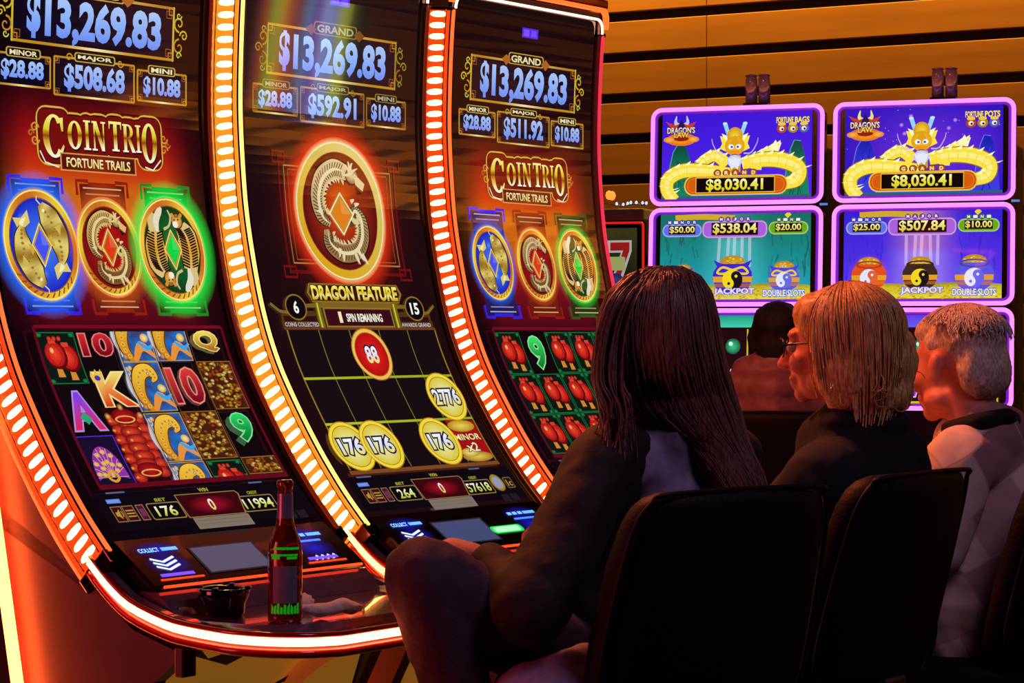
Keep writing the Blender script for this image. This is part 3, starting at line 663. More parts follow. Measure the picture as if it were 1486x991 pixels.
def art_feature():
    P = new_paint(); base_bg(P, feat_bg); jackpots(P, '$592.91', .72)
    P.group('coin_frame')
    for x0, y0, x1, y1, wd, c in ((.2, .44, .82, .695, .009, (110, 14, 18)), (.225, .458, .795, .675, .004, (190, 120, 60)), (.245, .466, .775, .667, .003, (150, 90, 44))): P.frame(x0, y0, x1, y1, wd, c)
    for x in (.2, .82):
        for y, s in ((.44, 1), (.695, -1)): P.frame(x-.03, y-.012, x+.03, y+.012, .006, (120, 16, 20))
    P.group('coin_emblem'); cx, cy, r = .508, .553, .160; global WX; WX = W/.945; rx = r/WX
    P.ring(cx, cy, rx*.97, r*.97, rx*1.3, r*1.3, (255, 70, 24, 210), (200, 20, 10, 0)); P.ring(cx, cy, rx*.98, r*.98, rx*1.05, r*1.05, (255, 200, 160), (255, 120, 60, 90), 56)
    P.ring(cx, cy, rx*.83, r*.83, rx, r, lambda x, y: mixc((216, 206, 120), (226, 170, 30), .5+.5*math.sin(math.atan2(y-cy, (x-cx)*WX)-.6)), n=64)
    P.ring(cx, cy, rx*.965, r*.965, rx*.985, r*.985, (250, 240, 200), n=56); P.ring(cx, cy, rx*.815, r*.815, rx*.845, r*.845, (140, 60, 20), n=56)
    P.ell(cx, cy, rx*.83, r*.83, (200, 60, 14), (90, 16, 18), 48); P.ell(cx, cy-.01, rx*.4, r*.5, (236, 120, 24, 200), (200, 60, 14, 0))
    serpent(P, cx, cy, r*.9, (226, 206, 150), (150, 112, 72)); diamond(P, cx, cy+.006, rx*.28, r*.31, (232, 130, 30), (255, 250, 190))
    P.group('feature_title')
    P.poly([(.275, .72), (.75, .72), (.77, .742), (.745, .764), (.28, .764), (.258, .742)], (150, 110, 36)); P.poly([(.283, .724), (.742, .724), (.757, .742), (.74, .76), (.287, .76), (.27, .742)], (60, 16, 12))
    f, sp = stops(.727, .756, [(0, (255, 250, 120)), (.45, (226, 196, 30)), (.7, (250, 240, 150)), (1, (210, 170, 30))])
    P.text('DRAGON', .285, .7265, .502, .7565, f, .045, outline=(40, 20, 8), ow=.05, sp=sp); P.text('FEATURE', .527, .7265, .742, .7565, f, .045, outline=(40, 20, 8), ow=.05, sp=sp)
    P.group('feature_meter')
    P.poly([(.17, .748), (.24, .768), (.33, .764), (.69, .764), (.78, .768), (.85, .748), (.82, .776), (.7, .776), (.32, .776), (.2, .776)], (130, 100, 34)); P.rect(.095, .806, .91, .824, (70, 44, 20))
    for x0, x1 in ((.1, .292), (.718, .905)): P.poly([(x0, .79), (x0+.02, .784), (x1-.02, .784), (x1, .79), (x1, .824), (x0, .824)], (84, 54, 22)); P.poly([(x0+.012, .796), (x1-.012, .796), (x1-.012, .808), (x0+.012, .808)], (40, 18, 14))
    P.line([(.06, .768), (.1, .785), (.16, .79)], .007, (130, 104, 40)); P.line([(.94, .768), (.9, .785), (.84, .79)], .007, (130, 104, 40))
    for x in (.3, .712): P.rect(x-.014, .765, x+.014, .824, (120, 104, 24)); P.rect(x-.006, .765, x+.002, .824, (206, 200, 60))
    P.rect(.322, .775, .692, .822, (150, 116, 44)); P.rect(.33, .779, .684, .818, (58, 12, 22))
    for x, t, a in ((.186, '6', .011), (.826, '15', .022)): P.ell(x, .776, .054, .03, (150, 110, 44)); P.ell(x, .776, .048, .0265, (14, 8, 12)); P.text(t, x-a, .763, x+a, .789, (255, 255, 250), .03)
    P.text('1', .4, .786, .4105, .81, (250, 236, 190), .03); P.text('SPIN REMAINING', .438, .79, .63, .808, (250, 244, 224), .03)
    P.text('COINS COLLECTED', .11, .811, .282, .82, (200, 190, 190), .02); P.text('AWARDS GRAND', .73, .811, .895, .82, (200, 190, 190), .02)
    feature_grid(P); infobar(P, '264', '0', '57618', True); return P

# ------------------------------------------------------------------ room shell
M_FLOOR = mat('carpet', (40, 18, 24), .9, scale=40, base2=(70, 34, 20), bump=.3)
M_CEIL = mat('ceiling_dark', (26, 20, 18), .9)
M_WALL = mat('wall_dark', (22, 15, 12), .8)
M_PLANK = mat('plank_wood', (120, 74, 26), .45, scale=3, stretch=(.5, 2, 5), base2=(134, 84, 30))
fl = struct(box('floor', (-8, -4, -.1), (15, 18, 0), M_FLOOR)); ce = struct(box('ceiling', (-8, -4, 4.2), (15, 18, 4.3), M_CEIL))
struct(box('wall_left', (-8.1, -4, 0), (-8, 18, 4.2), M_WALL)); struct(box('wall_right', (15, -4, 0), (15.1, 18, 4.2), M_WALL)); struct(box('wall_front', (-8, -4.1, 0), (15, -4, 4.2), M_WALL))
wm = Matrix.Translation(WALLP) @ Matrix.Rotation(math.atan2(WALLD.y, WALLD.x), 4, 'Z')
bw = struct(box('wall_back', (-9, 0, 0), (15, .12, 4.2), M_WALL)); bw.matrix_world = wm
PLH, PLG = .218, .05
zg = EYE+(484-85)/FPX*12.96          # height of the dark joint that meets the machines' corner
z0 = zg-(PLH)*math.floor(zg/PLH)
pk = {}
for r in range(-1, 20):
    za, zb = z0+r*PLH+PLG/2, z0+(r+1)*PLH-PLG/2
    za = max(za, .02); zb = min(zb, 4.19)
    if zb-za < .03: continue
    for c in range(9):
        x0 = -8.9+c*2.6+(1.72 if r % 2 else 1.72); x1 = min(x0+2.596, 14.9)
        if x0 > 14: continue
        key = (round(zb-za, 4), round(x1-x0, 4))
        if key not in pk:
            o = box('plank', (0, -.035, 0), (x1-x0, 0, zb-za), M_PLANK, bw, .004); pk[key] = o.data
        else:
            o = bpy.data.objects.new('plank', pk[key]); COL.objects.link(o); o.parent = bw
        o.location = (x0, random.uniform(-.002, 0), za)

# ------------------------------------------------------------------ curved machine builder
def prof_strip(name, u0, u1, v0, v1, off, m, parent, n=60):
    V, F = [], []
    for i in range(n+1):
        v = v0+(v1-v0)*i/n; V += [sp3(u0, v, off), sp3(u1, v, off)]
        if i: F.append((2*i-2, 2*i-1, 2*i+1, 2*i))
    return mesh_vf(name, V, F, m, parent, True)
def extrude_sz(name, poly, u0, u1, m, parent, bev=0.0):
    bm = bmesh.new()
    a = [bm.verts.new(loc(u0, s, z)) for s, z in poly]; b = [bm.verts.new(loc(u1, s, z)) for s, z in poly]; n = len(poly)
    for i in range(n): bm.faces.new((a[i], a[(i+1) % n], b[(i+1) % n], b[i]))
    bm.faces.new(a); bm.faces.new(b[::-1])
    return mesh_bm(name, bm, m, parent)
SHELF_Z = -.505
DSIDE = [(.313, -.409), (.357, -.447), (.414, -.483), (.501, -.509), (.56, -.517), (.64, -.522)]
def deck_path(ins=0.0, dz=0.0, s0=None):
    P = [(ins, s, z+dz) for s, z in DSIDE]
    r = .145-ins
    for k in range(1, 8):
        a = math.radians(90*k/7); P.append((ins+r-r*math.cos(a), .64+r*math.sin(a), -.522-.008*k/7+dz))
    P += [(W*.35, .785-ins, -.53+dz), (W*.5, .785-ins, -.53+dz)]
    R = [(W-u, s, z) for u, s, z in P[::-1][1:]]
    return P+R
LENS_ME = {}
def lens_mesh(kind):
    if kind not in LENS_ME:
        V, F = [], []; n = 12
        for ring, (k, h) in enumerate(((1, 0), (.86, .55), (.45, 1.0))):
            for i in range(n):
                a = 2*math.pi*i/n; ca, sa = math.cos(a), math.sin(a)
                sx = abs(ca)**.7*math.copysign(1, ca); V.append((-h*.005, sx*.0245*k if ring < 2 else sx*.0245*.7, sa*.0072*k))
        for r_ in range(2):
            for i in range(n): F.append((r_*n+i, r_*n+(i+1) % n, (r_+1)*n+(i+1) % n, (r_+1)*n+i))
        F.append(tuple(2*n+i for i in range(n)))
        me = bpy.data.meshes.new('led_lens'); me.from_pydata(V, [], F); me.update(); me.materials.append(M_LENS[kind])
        for p in me.polygons: p.use_smooth = True
        LENS_ME[kind] = me
    return LENS_ME[kind]
def curved_machine(k, art, kind, label, right_tube='pink'):
    pos = machine_pos(k); root = empty('slot_machine', pos, ROT)
    tag(root, label, 'slot machine', 'curved-screen slot machines in a row')
    # main body: front follows the curve, flat back
    fr = [(RC[i][0]-.004*FN[i][0], RC[i][1]-.004*FN[i][1]) for i in range(0, len(RC), 6)]
    extrude_sz('cabinet_body', [(-.30, .83), (fr[0][0], .83)]+fr+[(.33, -.43), (.28, -.55), (-.30, -.55)], .002, W-.002, M_DARK, root)
    extrude_sz('base_cabinet', [(-.28, -.55), (.50, -.55), (.43, -.63), (.385, -.75), (.37, -1.18), (.30, -1.27), (-.28, -1.27)], .03, W-.03, M_DARK, root)
    for u0, u1 in ((-.002, .03), (W-.03, W+.002)):
        sp = extrude_sz('side_panel', [(.02, -.30), (.10, -.34), (.29, -.44), (.36, -.49), (.42, -.53), (.545, -.565), (.47, -.62), (.415, -.72), (.40, -.85), (.39, -1.26), (.22, -1.26), (.07, -.40)], u0, u1, M_SATIN, root)
    for u in (0, W):
        sh = []
        for i in range(0, len(FR), 6): sh.append((FR[i][0]-.085*FN[i][0], FR[i][1]-.085*FN[i][1]))
        extrude_sz('upper_side_panel', sh+[(.2, -.42), (.02, -.34), (-.24, -.3), (-.24, .80)], u-.002 if u == 0 else u-.01, u+.01 if u == 0 else u+.002, M_SATIN, root)
    # bezel with raised borders
    bz = prof_strip('bezel', .004, W-.004, .012, 1.335, -.002, M_BEZEL, root)
    prof_strip('bezel_edge', .004, .022, .012, 1.335, .006, M_BEZEL, bz); prof_strip('bezel_edge', W-.022, W-.004, .012, 1.335, .006, M_BEZEL, bz)
    # screen and its picture
    scr = prof_strip('screen', .022, W-.022, .018, 1.308, .0008, M_BEZEL, root, 66)
    art.build(scr, M_SCREEN, bend_curved, VL)
    # side light rails with their lenses
    for side in (0, 1):
        u = -.002 if side == 0 else W+.002; o = -1 if side == 0 else 1
        V, F = [], []; n = 66
        for i in range(n+1):
            v = .05+1.272*i/n; (s, z), nn = surf(v)
            for dep, out in ((RECESS-.004, 0), (RECESS-.004, .004), (-.068, .004), (-.068, 0)):
                V.append(loc(u+o*out, s+nn[0]*dep, z+nn[1]*dep))
            if i:
                for q in range(4): F.append((4*i-4+q, 4*i-4+(q+1) % 4, 4*i+(q+1) % 4, 4*i+q))
        F += [(0, 1, 2, 3), (4*n, 4*n+1, 4*n+2, 4*n+3)]
        rail = mesh_vf('light_rail', V, F, M_RAIL[kind], root)
        if side == 0:
            me = lens_mesh(kind); v = .066
            while v < 1.315:
                (s, z), nn = surf(v); l = bpy.data.objects.new('led_lens', me); COL.objects.link(l); l.parent = rail
                dep = -.026; l.location = loc(u+o*.004, s+nn[0]*dep, z+nn[1]*dep)
                l.rotation_euler = (math.atan2(nn[1], -nn[0]) - math.pi if False else -math.atan2(nn[1], nn[0]), 0, 0); v += .0262
            for dep in (-.0535, .0): tube('rail_wire', [loc(u+o*.0075, surf(.055+1.26*i/60)[0][0]+surf(.055+1.26*i/60)[1][0]*dep, surf(.055+1.26*i/60)[0][1]+surf(.055+1.26*i/60)[1][1]*dep) for i in range(61)], .0013, M_CHROME, rail, 5)
            tube('rail_edge_glow', [loc(u+o*.002, surf(.05+1.27*i/60)[0][0]-surf(.05+1.27*i/60)[1][0]*.074, surf(.05+1.27*i/60)[0][1]-surf(.05+1.27*i/60)[1][1]*.074) for i in range(61)], .003, M_TUBE['red'], rail, 6)
        (s, z), nn = surf(1.333); a = -math.atan2(nn[1], nn[0])
        cap = box('rail_cap', (-.007, -.012, -.016), (.009, .078, .016), M_CHROME, root, .003); cap.location = loc(u, s, z); cap.rotation_euler = (a, 0, 0)
        (s, z), nn = surf(.052); cp = box('edge_clip', (-.006, -.012, -.005), (.012 if side == 0 else .006, .08, .005), M_BLACK, root, .002); cp.location = loc(u, s, z); cp.rotation_euler = (-math.atan2(nn[1], nn[0]), 0, 0)
        mt = M_TUBE[kind] if side == 0 else M_TUBE[right_tube]
        pts = [sp3((.004 if side == 0 else W-.004), .054+1.27*i/64, .0115) for i in range(65)]
        tube('edge_tube', pts, .0042, mt, root, 8)
    # lit hood across the top
    def hood(vv, ins, off):
        P = [sp3(ins, .05, off), sp3(ins, vv+.03, off)]
        for q in range(1, 6): a = math.radians(18*q); P.append(sp3(ins+.028*(1-math.cos(a)), vv+.03-.03*math.sin(a), off))
        R = [(-x, y, z) for x, y, z in P[::-1]]
        mid = [sp3(W*t, vv, off) for t in (.3, .5, .7)]
        return P+mid+R
    tube('hood_tube', hood(.014, .01, .012), .0035, emat('hood_tube_inner', (255, 180, 150), 4.0), root, 6)
    bmh = bmesh.new(); 
    pts = []
    for x, y, z in hood(.0, -.004, .012): pts.append((x, y, z+.014 if z > EYE+.74 else z))
    bm_tube(bmh, pts, .0085, 8); mesh_bm('hood_tube', bmh, emat('hood_tube_outer', (255, 96, 34), 2.0), root, True)
    box('hood_cap', (-W/2, -.03, EYE+.838), (W/2, .30, EYE+.862), M_TRIM, root, .006)
    # topper sign above the hood
    tp = box('topper', (-W*.42, -.10, EYE+.885), (W*.40, .18, EYE+1.18), M_TRIM, root, .02)
    tube('topper_tube', [(W*.40+.004, .10, EYE+.89), (W*.40, -.09, EYE+.888), (W*.37, -.108, EYE+.886), (-W*.38, -.108, EYE+.886), (-W*.42, -.08, EYE+.888), (-W*.42, .1, EYE+.89)], .011, emat('topper_tube', (255, 92, 36), 2.0), tp, 8)
    box('topper_stem', (-.12, .02, EYE+.85), (.12, .14, EYE+.9), M_DARK, root)
    # player deck
    P0 = deck_path(0.0); P1 = deck_path(.018, .012); n = len(P0)
    bm = bmesh.new()
    def ring(P): return [bm.verts.new(loc(*p)) for p in P]
    low = [(min(max(u, .03), W-.03), s*.95-.01 if s > .4 else s-.02, z-.036) for u, s, z in P0]
    rimo = [(u, s, z+.012) for u, s, z in P0]; rimi = P1; inn = [(u, s, SHELF_Z) for u, s, z in deck_path(.026)]
    L = [ring(x) for x in (low, [(u, s, z-.022) for u, s, z in P0], rimo, rimi, inn)]
    for A, B in zip(L, L[1:]):
        for i in range(n-1): bm.faces.new((A[i], A[i+1], B[i+1], B[i]))
    bm.faces.new(L[0]); bm.faces.new(L[-1])
    deck = mesh_bm('player_deck', bm, M_SHELF, root)
    # neon round the deck edge, in a red trim channel
    dk = [(u+(-.004 if u < .1 else (.004 if u > W-.1 else 0)), s+(.004 if s > .7 else 0), z-.004) for u, s, z in P0]
    mdk = M_DECK if kind == 'red' else M_DECKG
    path = [tuple(v) for v in cr([loc(*p) for p in dk], 3)]
    tube('deck_neon', path, .0088, mdk, root, 8)
    for dz, r in ((-.021, .0085), (.010, .006)): tube('deck_trim', [(x, y, z+dz) for x, y, z in path], r, M_TRIM, root, 8)
    # sloping button panel
    b0, b1 = (.338, -.378), (.4435, -.4527)
    extrude_sz('button_panel', [b0, b1, (.449, -.459), (.447, -.464), (.33, -.464), (.325, -.39)], .03, W-.03, M_BLACK, root)
    extrude_sz('deck_slope', [(.40, -.4645), (.449, -.4645), (.468, -.480), (.487, SHELF_Z+.0005), (.40, SHELF_Z+.0005)], .03, W-.03, M_SHELF, root)
    def bend_panel(x, y, z):
        ds, dz_ = b1[0]-b0[0], b1[1]-b0[1]; Ln = math.hypot(ds, dz_); return loc(x, b0[0]+ds/Ln*y-dz_/Ln*(z+.001), b0[1]+dz_/Ln*y+ds/Ln*(z+.001))
    B = Paint(W, 1.0); bl, wh = (20, 36, 210), (190, 210, 255)
    for x0, nm in ((.17, 'collect_button'), (.80, 'options_button')):
        B.group(nm)
        B.ell(x0+.005, .034, .105, .024, (16, 24, 170, 200), (10, 10, 60, 0)); B.ell(x0, .075, .095, .036, (16, 24, 190, 170), (10, 10, 60, 0))
        if x0 < .5: B.text('COLLECT', x0-.07, .029, x0+.01, .0395, (130, 196, 255), .03)
        else:
            for q in range(3): B.line([(x0-.07+q*.03, .0345), (x0-.048+q*.03, .0345)], .009, (110, 176, 255))
        B.line([(x0+.02, .0345), (x0+.085, .0345)], .009, (96, 166, 255))
        if x0 < .5:
            for q in range(3): B.line([(x0-.055, .058+q*.011), (x0-.015, .069+q*.011), (x0+.04, .057+q*.011)], .0055, (200, 216, 255))
        else:
            B.line([(x0-.06, .053), (x0+.06, .053)], .006, (70, 120, 250))
            for q in range(4): B.line([(x0-.04+q*.026, .110), (x0-.02+q*.026, .098)], .006, (206, 196, 255))
        B.rect(x0-.07, .101, x0+.065, .109, (110, 70, 230)); B.line([(x0-.085, .117), (x0+.09, .117)], .005, (255, 60, 20))
    B.group('card_display'); B.rect(.29, .036, .57, .114, (22, 20, 30)); B.rect(.30, .04, .56, .11, (66, 62, 82) if k == 1 else (48, 58, 92))
    if kind == 'gold': B.group('spin_button'); B.rrect(.56, .07, .735, .094, .01, (20, 190, 60)); B.rrect(.575, .0735, .72, .0905, .008, (150, 255, 170))
    scr2 = [o for o in root.children if o.name.startswith('button_panel')][0]
    B.build(scr2, M_PANELP, bend_panel, [])
    tube('panel_edge_light', [loc(.045+(W-.09)*i/10, .4515, -.4555) for i in range(11)], .0028, emat('panel_edge_light', (255, 60, 24), 2.2), root, 6)
    # backlit belly art, trims, kick plate, rear side tubes
    bp = [(.515, -.556), (.44, -.635), (.398, -.75), (.383, -1.15)]
    V, F = [], []
    for i, (s, z) in enumerate(bp):
        V += [loc(.035, s, z), loc(W-.035, s, z)]
        if i: F.append((2*i-2, 2*i-1, 2*i+1, 2*i))
    bel = mesh_vf('belly_panel', V, F, M_BELLY, root)
    tube('belly_trim', cr([loc(.34, .40, -.80), loc(.37, .425, -.71), loc(.42, .46, -.64), loc(.50, .515, -.585), loc(.58, .535, -.562)], 6), .017, M_BTRIM, bel, 10)
    for pts in ([(.04, .0), (.10, .045), (.30, -.01), (.17, .075), (.05, .03)], [(.3, .16), (.45, .1), (.42, .14)]):
        q = []; bm = bmesh.new()
        for u, t in pts:
            t = min(max(t, 0), .5); s = .515-.095*min(t, .11)/.11*.8; z = -.556-.72*t; q.append(bm.verts.new(loc(u+.02, s+.004, z)))
        bm.faces.new(q); mesh_bm('belly_mark', bm, M_DARK, bel)
    for u in (-.006, W+.006):
        tube('side_tube', [loc(u+(-.022 if u < 0 else .022), .084-.2*(z+.33), z) for z in [-.12-.09*i for i in range(12)]], .0115, M_SIDE, root, 8)
    br = box('deck_bracket', (-W/2-.006, -.545, EYE-.605), (-W/2+.03, -.525, EYE-.553), M_SATIN, root, .003)
    return root
m1 = curved_machine(1, art_trio('$508.68', '176', '11994', True), 'red', 'nearest curved-screen slot machine with glowing blue and green coins, beer bottle on its deck', 'dim')
m2 = curved_machine(2, art_feature(), 'gold', 'middle curved-screen slot machine showing one large dragon coin and gold side lights', 'dim')
m3 = curved_machine(3, art_trio('$511.92', '', '', False), 'red', 'farthest curved-screen slot machine with rows of red lanterns on its reels')

# ------------------------------------------------------------------ flat-screen machines against the far wall
PHI = math.radians(19.3); D2 = Vector((math.cos(PHI), -math.sin(PHI), 0)); ROT2 = -PHI
M_NEON = {'violet': emat('neon_violet', (238, 128, 252), 1.6), 'red': emat('neon_red', (255, 52, 26), 1.6)}
M_NEONH = {'violet': emat('neon_halo_violet', (120, 30, 214), .8), 'red': emat('neon_halo_red', (150, 16, 14), .7)}
M_FLAT = printmat('flat_screen_print', 1.05, .5, .1)
M_GLASS = mat('clear_acrylic', (190, 180, 220), .08, trans=.7)
M_SILVER = mat('silver_cap', (170, 165, 180), .25, .9)
FW, FH = .605, .337
def sky_dragon(P, night):
    c0, c1, c2 = (250, 226, 70), (214, 166, 30), (255, 250, 190)
    def body(pts, wd):
        P.curve(pts, [x*1.12 for x in wd], (150, 110, 20), 7); q = P.curve(pts, wd, c0, 7)
        P.curve(pts, [x*.35 for x in wd], (255, 240, 130), 7)
        for i in range(1, len(q)-2, 3):
            dx, dy = (q[i+1][0]-q[i-1][0])*FW, (q[i+1][1]-q[i-1][1])*FH; L = math.hypot(dx, dy) or 1; wdi = wd[min(len(wd)-1, int(i/len(q)*len(wd)))]
            n = (dy/L, -dx/L) if dx > 0 else (-dy/L, dx/L)
            a = (q[i][0]+n[0]*wdi*.45/FW, q[i][1]+n[1]*wdi*.45/FH); P.poly([(a[0]-.018, a[1]+.012), (a[0]+.02, a[1]+.012), (a[0]+.03+n[0]*.012/FW, a[1]+n[1]*.013/FH)], c2)
            P.line([(q[i][0]-n[0]*wdi*.4/FW, q[i][1]-n[1]*wdi*.4/FH), (q[i][0]+n[0]*wdi*.3/FW, q[i][1]+n[1]*wdi*.3/FH)], .002, (236, 206, 60))
    body([(.56, .58), (.66, .5), (.74, .42), (.79, .36)], [.035, .03, .022, .008]); P.poly([(.72, .44), (.76, .33), (.78, .4), (.8, .36), (.78, .47)], c2)
    body([(.44, .6), (.36, .5), (.28, .56), (.24, .66), (.3, .7)], [.045, .045, .042, .035, .02])
    body([(.5, .72), (.32, .68), (.15, .67), (.05, .76), (.04, .9), (.09, 1.02)], [.04, .05, .055, .055, .05, .045])
    body([(.54, .6), (.66, .56), (.8, .57), (.91, .66), (.9, .8), (.78, .86)], [.045, .055, .06, .058, .055, .04])
    P.curve([(.44, .56), (.4, .64), (.37, .7)], [.025, .02, .012], c0); P.curve([(.56, .58), (.62, .64), (.67, .66)], [.025, .02, .014], c0)
    P.rect(.46, .5, .53, .7, c1)
    for s in (-1, 1):   # ears, horns, whiskers
        P.poly([(.49+s*.03, .3), (.49+s*.1, .27), (.49+s*.085, .36), (.49+s*.1, .42), (.49+s*.05, .46)], c0); P.poly([(.49+s*.04, .28), (.49+s*.09, .24), (.49+s*.06, .34)], c2)
        P.line([(.49+s*.035, .3), (.49+s*.068, .12)], [.014, .017], (150, 214, 246)); P.ell(.49+s*.068, .125, .014, .016, (190, 236, 255))
        P.curve([(.49+s*.06, .48), (.49+s*.11, .47), (.49+s*.145, .37), (.49+s*.155, .3)], [.005, .004, .003, .002], (206, 190, 250))
    P.ell(.49, .27, .052, .1, (250, 214, 60), (210, 150, 20)); P.ell(.49, .39, .066, .115, (250, 200, 40), (226, 160, 26)); P.poly([(.46, .36), (.49, .26), (.52, .36), (.49, .42)], (226, 160, 30))
    for s in (-1, 1): P.ell(.49+s*.024, .4, .019, .028, (250, 250, 255)); P.ell(.49+s*.02, .402, .009, .014, (40, 110, 160))
    P.ell(.49, .47, .04, .03, (240, 150, 30)); P.ell(.49, .5, .022, .013, (40, 16, 10))
    P.ell(.49, .57, .05, .075, (250, 250, 255), (190, 196, 236)); P.poly([(.445, .54), (.535, .54), (.51, .67), (.49, .63), (.47, .67)], (232, 234, 250))
def art_top(bags, night):
    P = Paint(FW, FH); P.group('screen_picture')
    P.grid(0, 0, 1, 1, 10, 8, (lambda x, y: mixc((44, 20, 190), (120, 50, 220), max(0, 1-math.hypot(x-.55, y-.5)*1.6))) if night else (lambda x, y: mixc((60, 22, 214), (84, 40, 236), y)))
    if night:
        for _ in range(26): P.ell(random.random(), random.random()*.5, .004, .007, (220, 190, 255), (90, 50, 220), 6)
        for x, y in ((.42, .1), (.36, .2), (.7, .16), (.66, .25), (.38, .3)): P.ell(x, y, .018, .03, (240, 190, 255, 220), (150, 80, 240, 0), 10)
    rk = ((20, 30, 170), (60, 60, 220)) if night else ((10, 70, 60), (24, 130, 96))
    for cx, w_, t in ((.125, .1, .36), (.9, .085, .34)):
        pts = [(cx-w_*1.1, 1), (cx-w_*.8, .7), (cx-w_*.5, .45), (cx-w_*.2, t), (cx+w_*.3, t+.01), (cx+w_*.6, .5), (cx+w_*.85, .75), (cx+w_, 1)]
        f, sp = stops(t, 1, [(0, rk[0]), (.6, rk[1]), (1, rk[1])]); P.poly(pts, f, sp)
        for _ in range(14): P.line([(cx+random.uniform(-.5, .5)*w_, random.uniform(.45, .8)), (cx+random.uniform(-.6, .6)*w_, random.uniform(.7, .98))], .004, mixc(rk[1], rk[0], random.random()))
        P.line([pts[i] for i in range(0, 5)], .004, mixc(rk[1], (200, 220, 255), .3))
    P.rect(.2, .93, .8, 1.0, (110, 140, 250)); P.rect(0, .97, 1, 1.0, (40, 100, 120))
    sky_dragon(P, night)
    # logo
    P.group('game_logo')
    for s in (-1, 1): P.curve([(.13+s*.012, .14), (.13+s*.04, .1), (.13+s*.034, .02)], [.018, .014, .003], (236, 226, 120) if night else (200, 196, 230))
    P.poly([(.06, .16), (.02, .08), (.09, .13), (.13, .1), (.17, .13), (.23, .09), (.2, .16)], (206, 60, 24)); P.poly([(.1, .16), (.13, .06), (.16, .16)], (30, 24, 90))
    P.ell(.13, .3, .1, .075, (250, 170, 40), (226, 110, 20)); P.ell(.05, .3, .04, .035, (250, 190, 80), (230, 130, 30)); P.ell(.21, .3, .04, .035, (250, 190, 80), (230, 130, 30)); P.ell(.13, .29, .05, .03, (150, 30, 10))
    f, sp = stops(.15, .23, [(0, (255, 252, 220)), (1, (250, 210, 80))]); P.text("DRAGON'S", .035, .155, .22, .225, f, .02, outline=(70, 20, 6), ow=.06)
    P.text('LAW', .082, .215, .178, .275, f, .02, outline=(70, 20, 6), ow=.06)
    P.group('feature_logo'); P.text('FORTUNE', .765, .07, .875, .135, (250, 226, 130), .03, outline=(120, 50, 20), ow=.05); P.text('BAGS' if bags else 'POTS', .887, .07, .98, .135, (250, 226, 130), .03, outline=(120, 50, 20), ow=.05)
    for x, c in ((.8, (230, 90, 40)), (.873, (226, 180, 30)), (.946, (110, 120, 230))): P.ell(x, .2, .034, .055, c, mixc(c, (40, 20, 20), .4)); P.ell(x, .15, .026, .02, (240, 200, 70)); P.ell(x, .205, .016, .026, (250, 240, 240)); P.ell(x+.004, .21, .008, .013, (30, 20, 30))
    # grand plaque
    P.group('grand_plaque')
    for i, ch in enumerate('GRAND'): x = .377+i*.06; P.ell(x, .705, .026, .042, (120, 50, 10)); P.ell(x, .705, .021, .035, (214, 120, 30), (170, 70, 14)); P.text(ch, x-.011, .685, x+.011, .725, (255, 240, 190), .03)
    P.rrect(.155, .735, .845, .965, .036, (240, 200, 70)); P.rrect(.163, .748, .837, .952, .033, (206, 84, 14)); P.rrect(.175, .765, .825, .935, .028, (236, 130, 30)); P.rrect(.18, .772, .82, .928, .026, (214, 92, 16))
    P.rect(.232, .752, .76, .94, (240, 190, 60)); P.rect(.237, .764, .755, .93, (14, 6, 8))
    f, sp = stops(.775, .915, [(0, (255, 255, 200)), (.5, (236, 226, 70)), (1, (220, 200, 30))]); P.text('$8,030.41', .305, .78, .68, .922, f, .03, sp=sp)
    return P
def yin(P, cx, cy, r, a, b):
    rx, ry = r/FW, r/FH; P.ell(cx, cy, rx, ry, b, n=24)
    P.poly(P.epts(cx, cy, rx, ry, 16, math.pi*.75, math.pi*1.75), a); q = lambda k: (cx+math.cos(math.pi*.75)*rx*k, cy+math.sin(math.pi*.75)*ry*k)
    P.ell(*q(.5), rx*.5, ry*.5, a, n=16); P.ell(*q(-.5), rx*.5, ry*.5, b, n=16); P.ell(*q(-.5), rx*.15, ry*.15, a, n=10); P.ell(*q(.5), rx*.15, ry*.15, b, n=10)
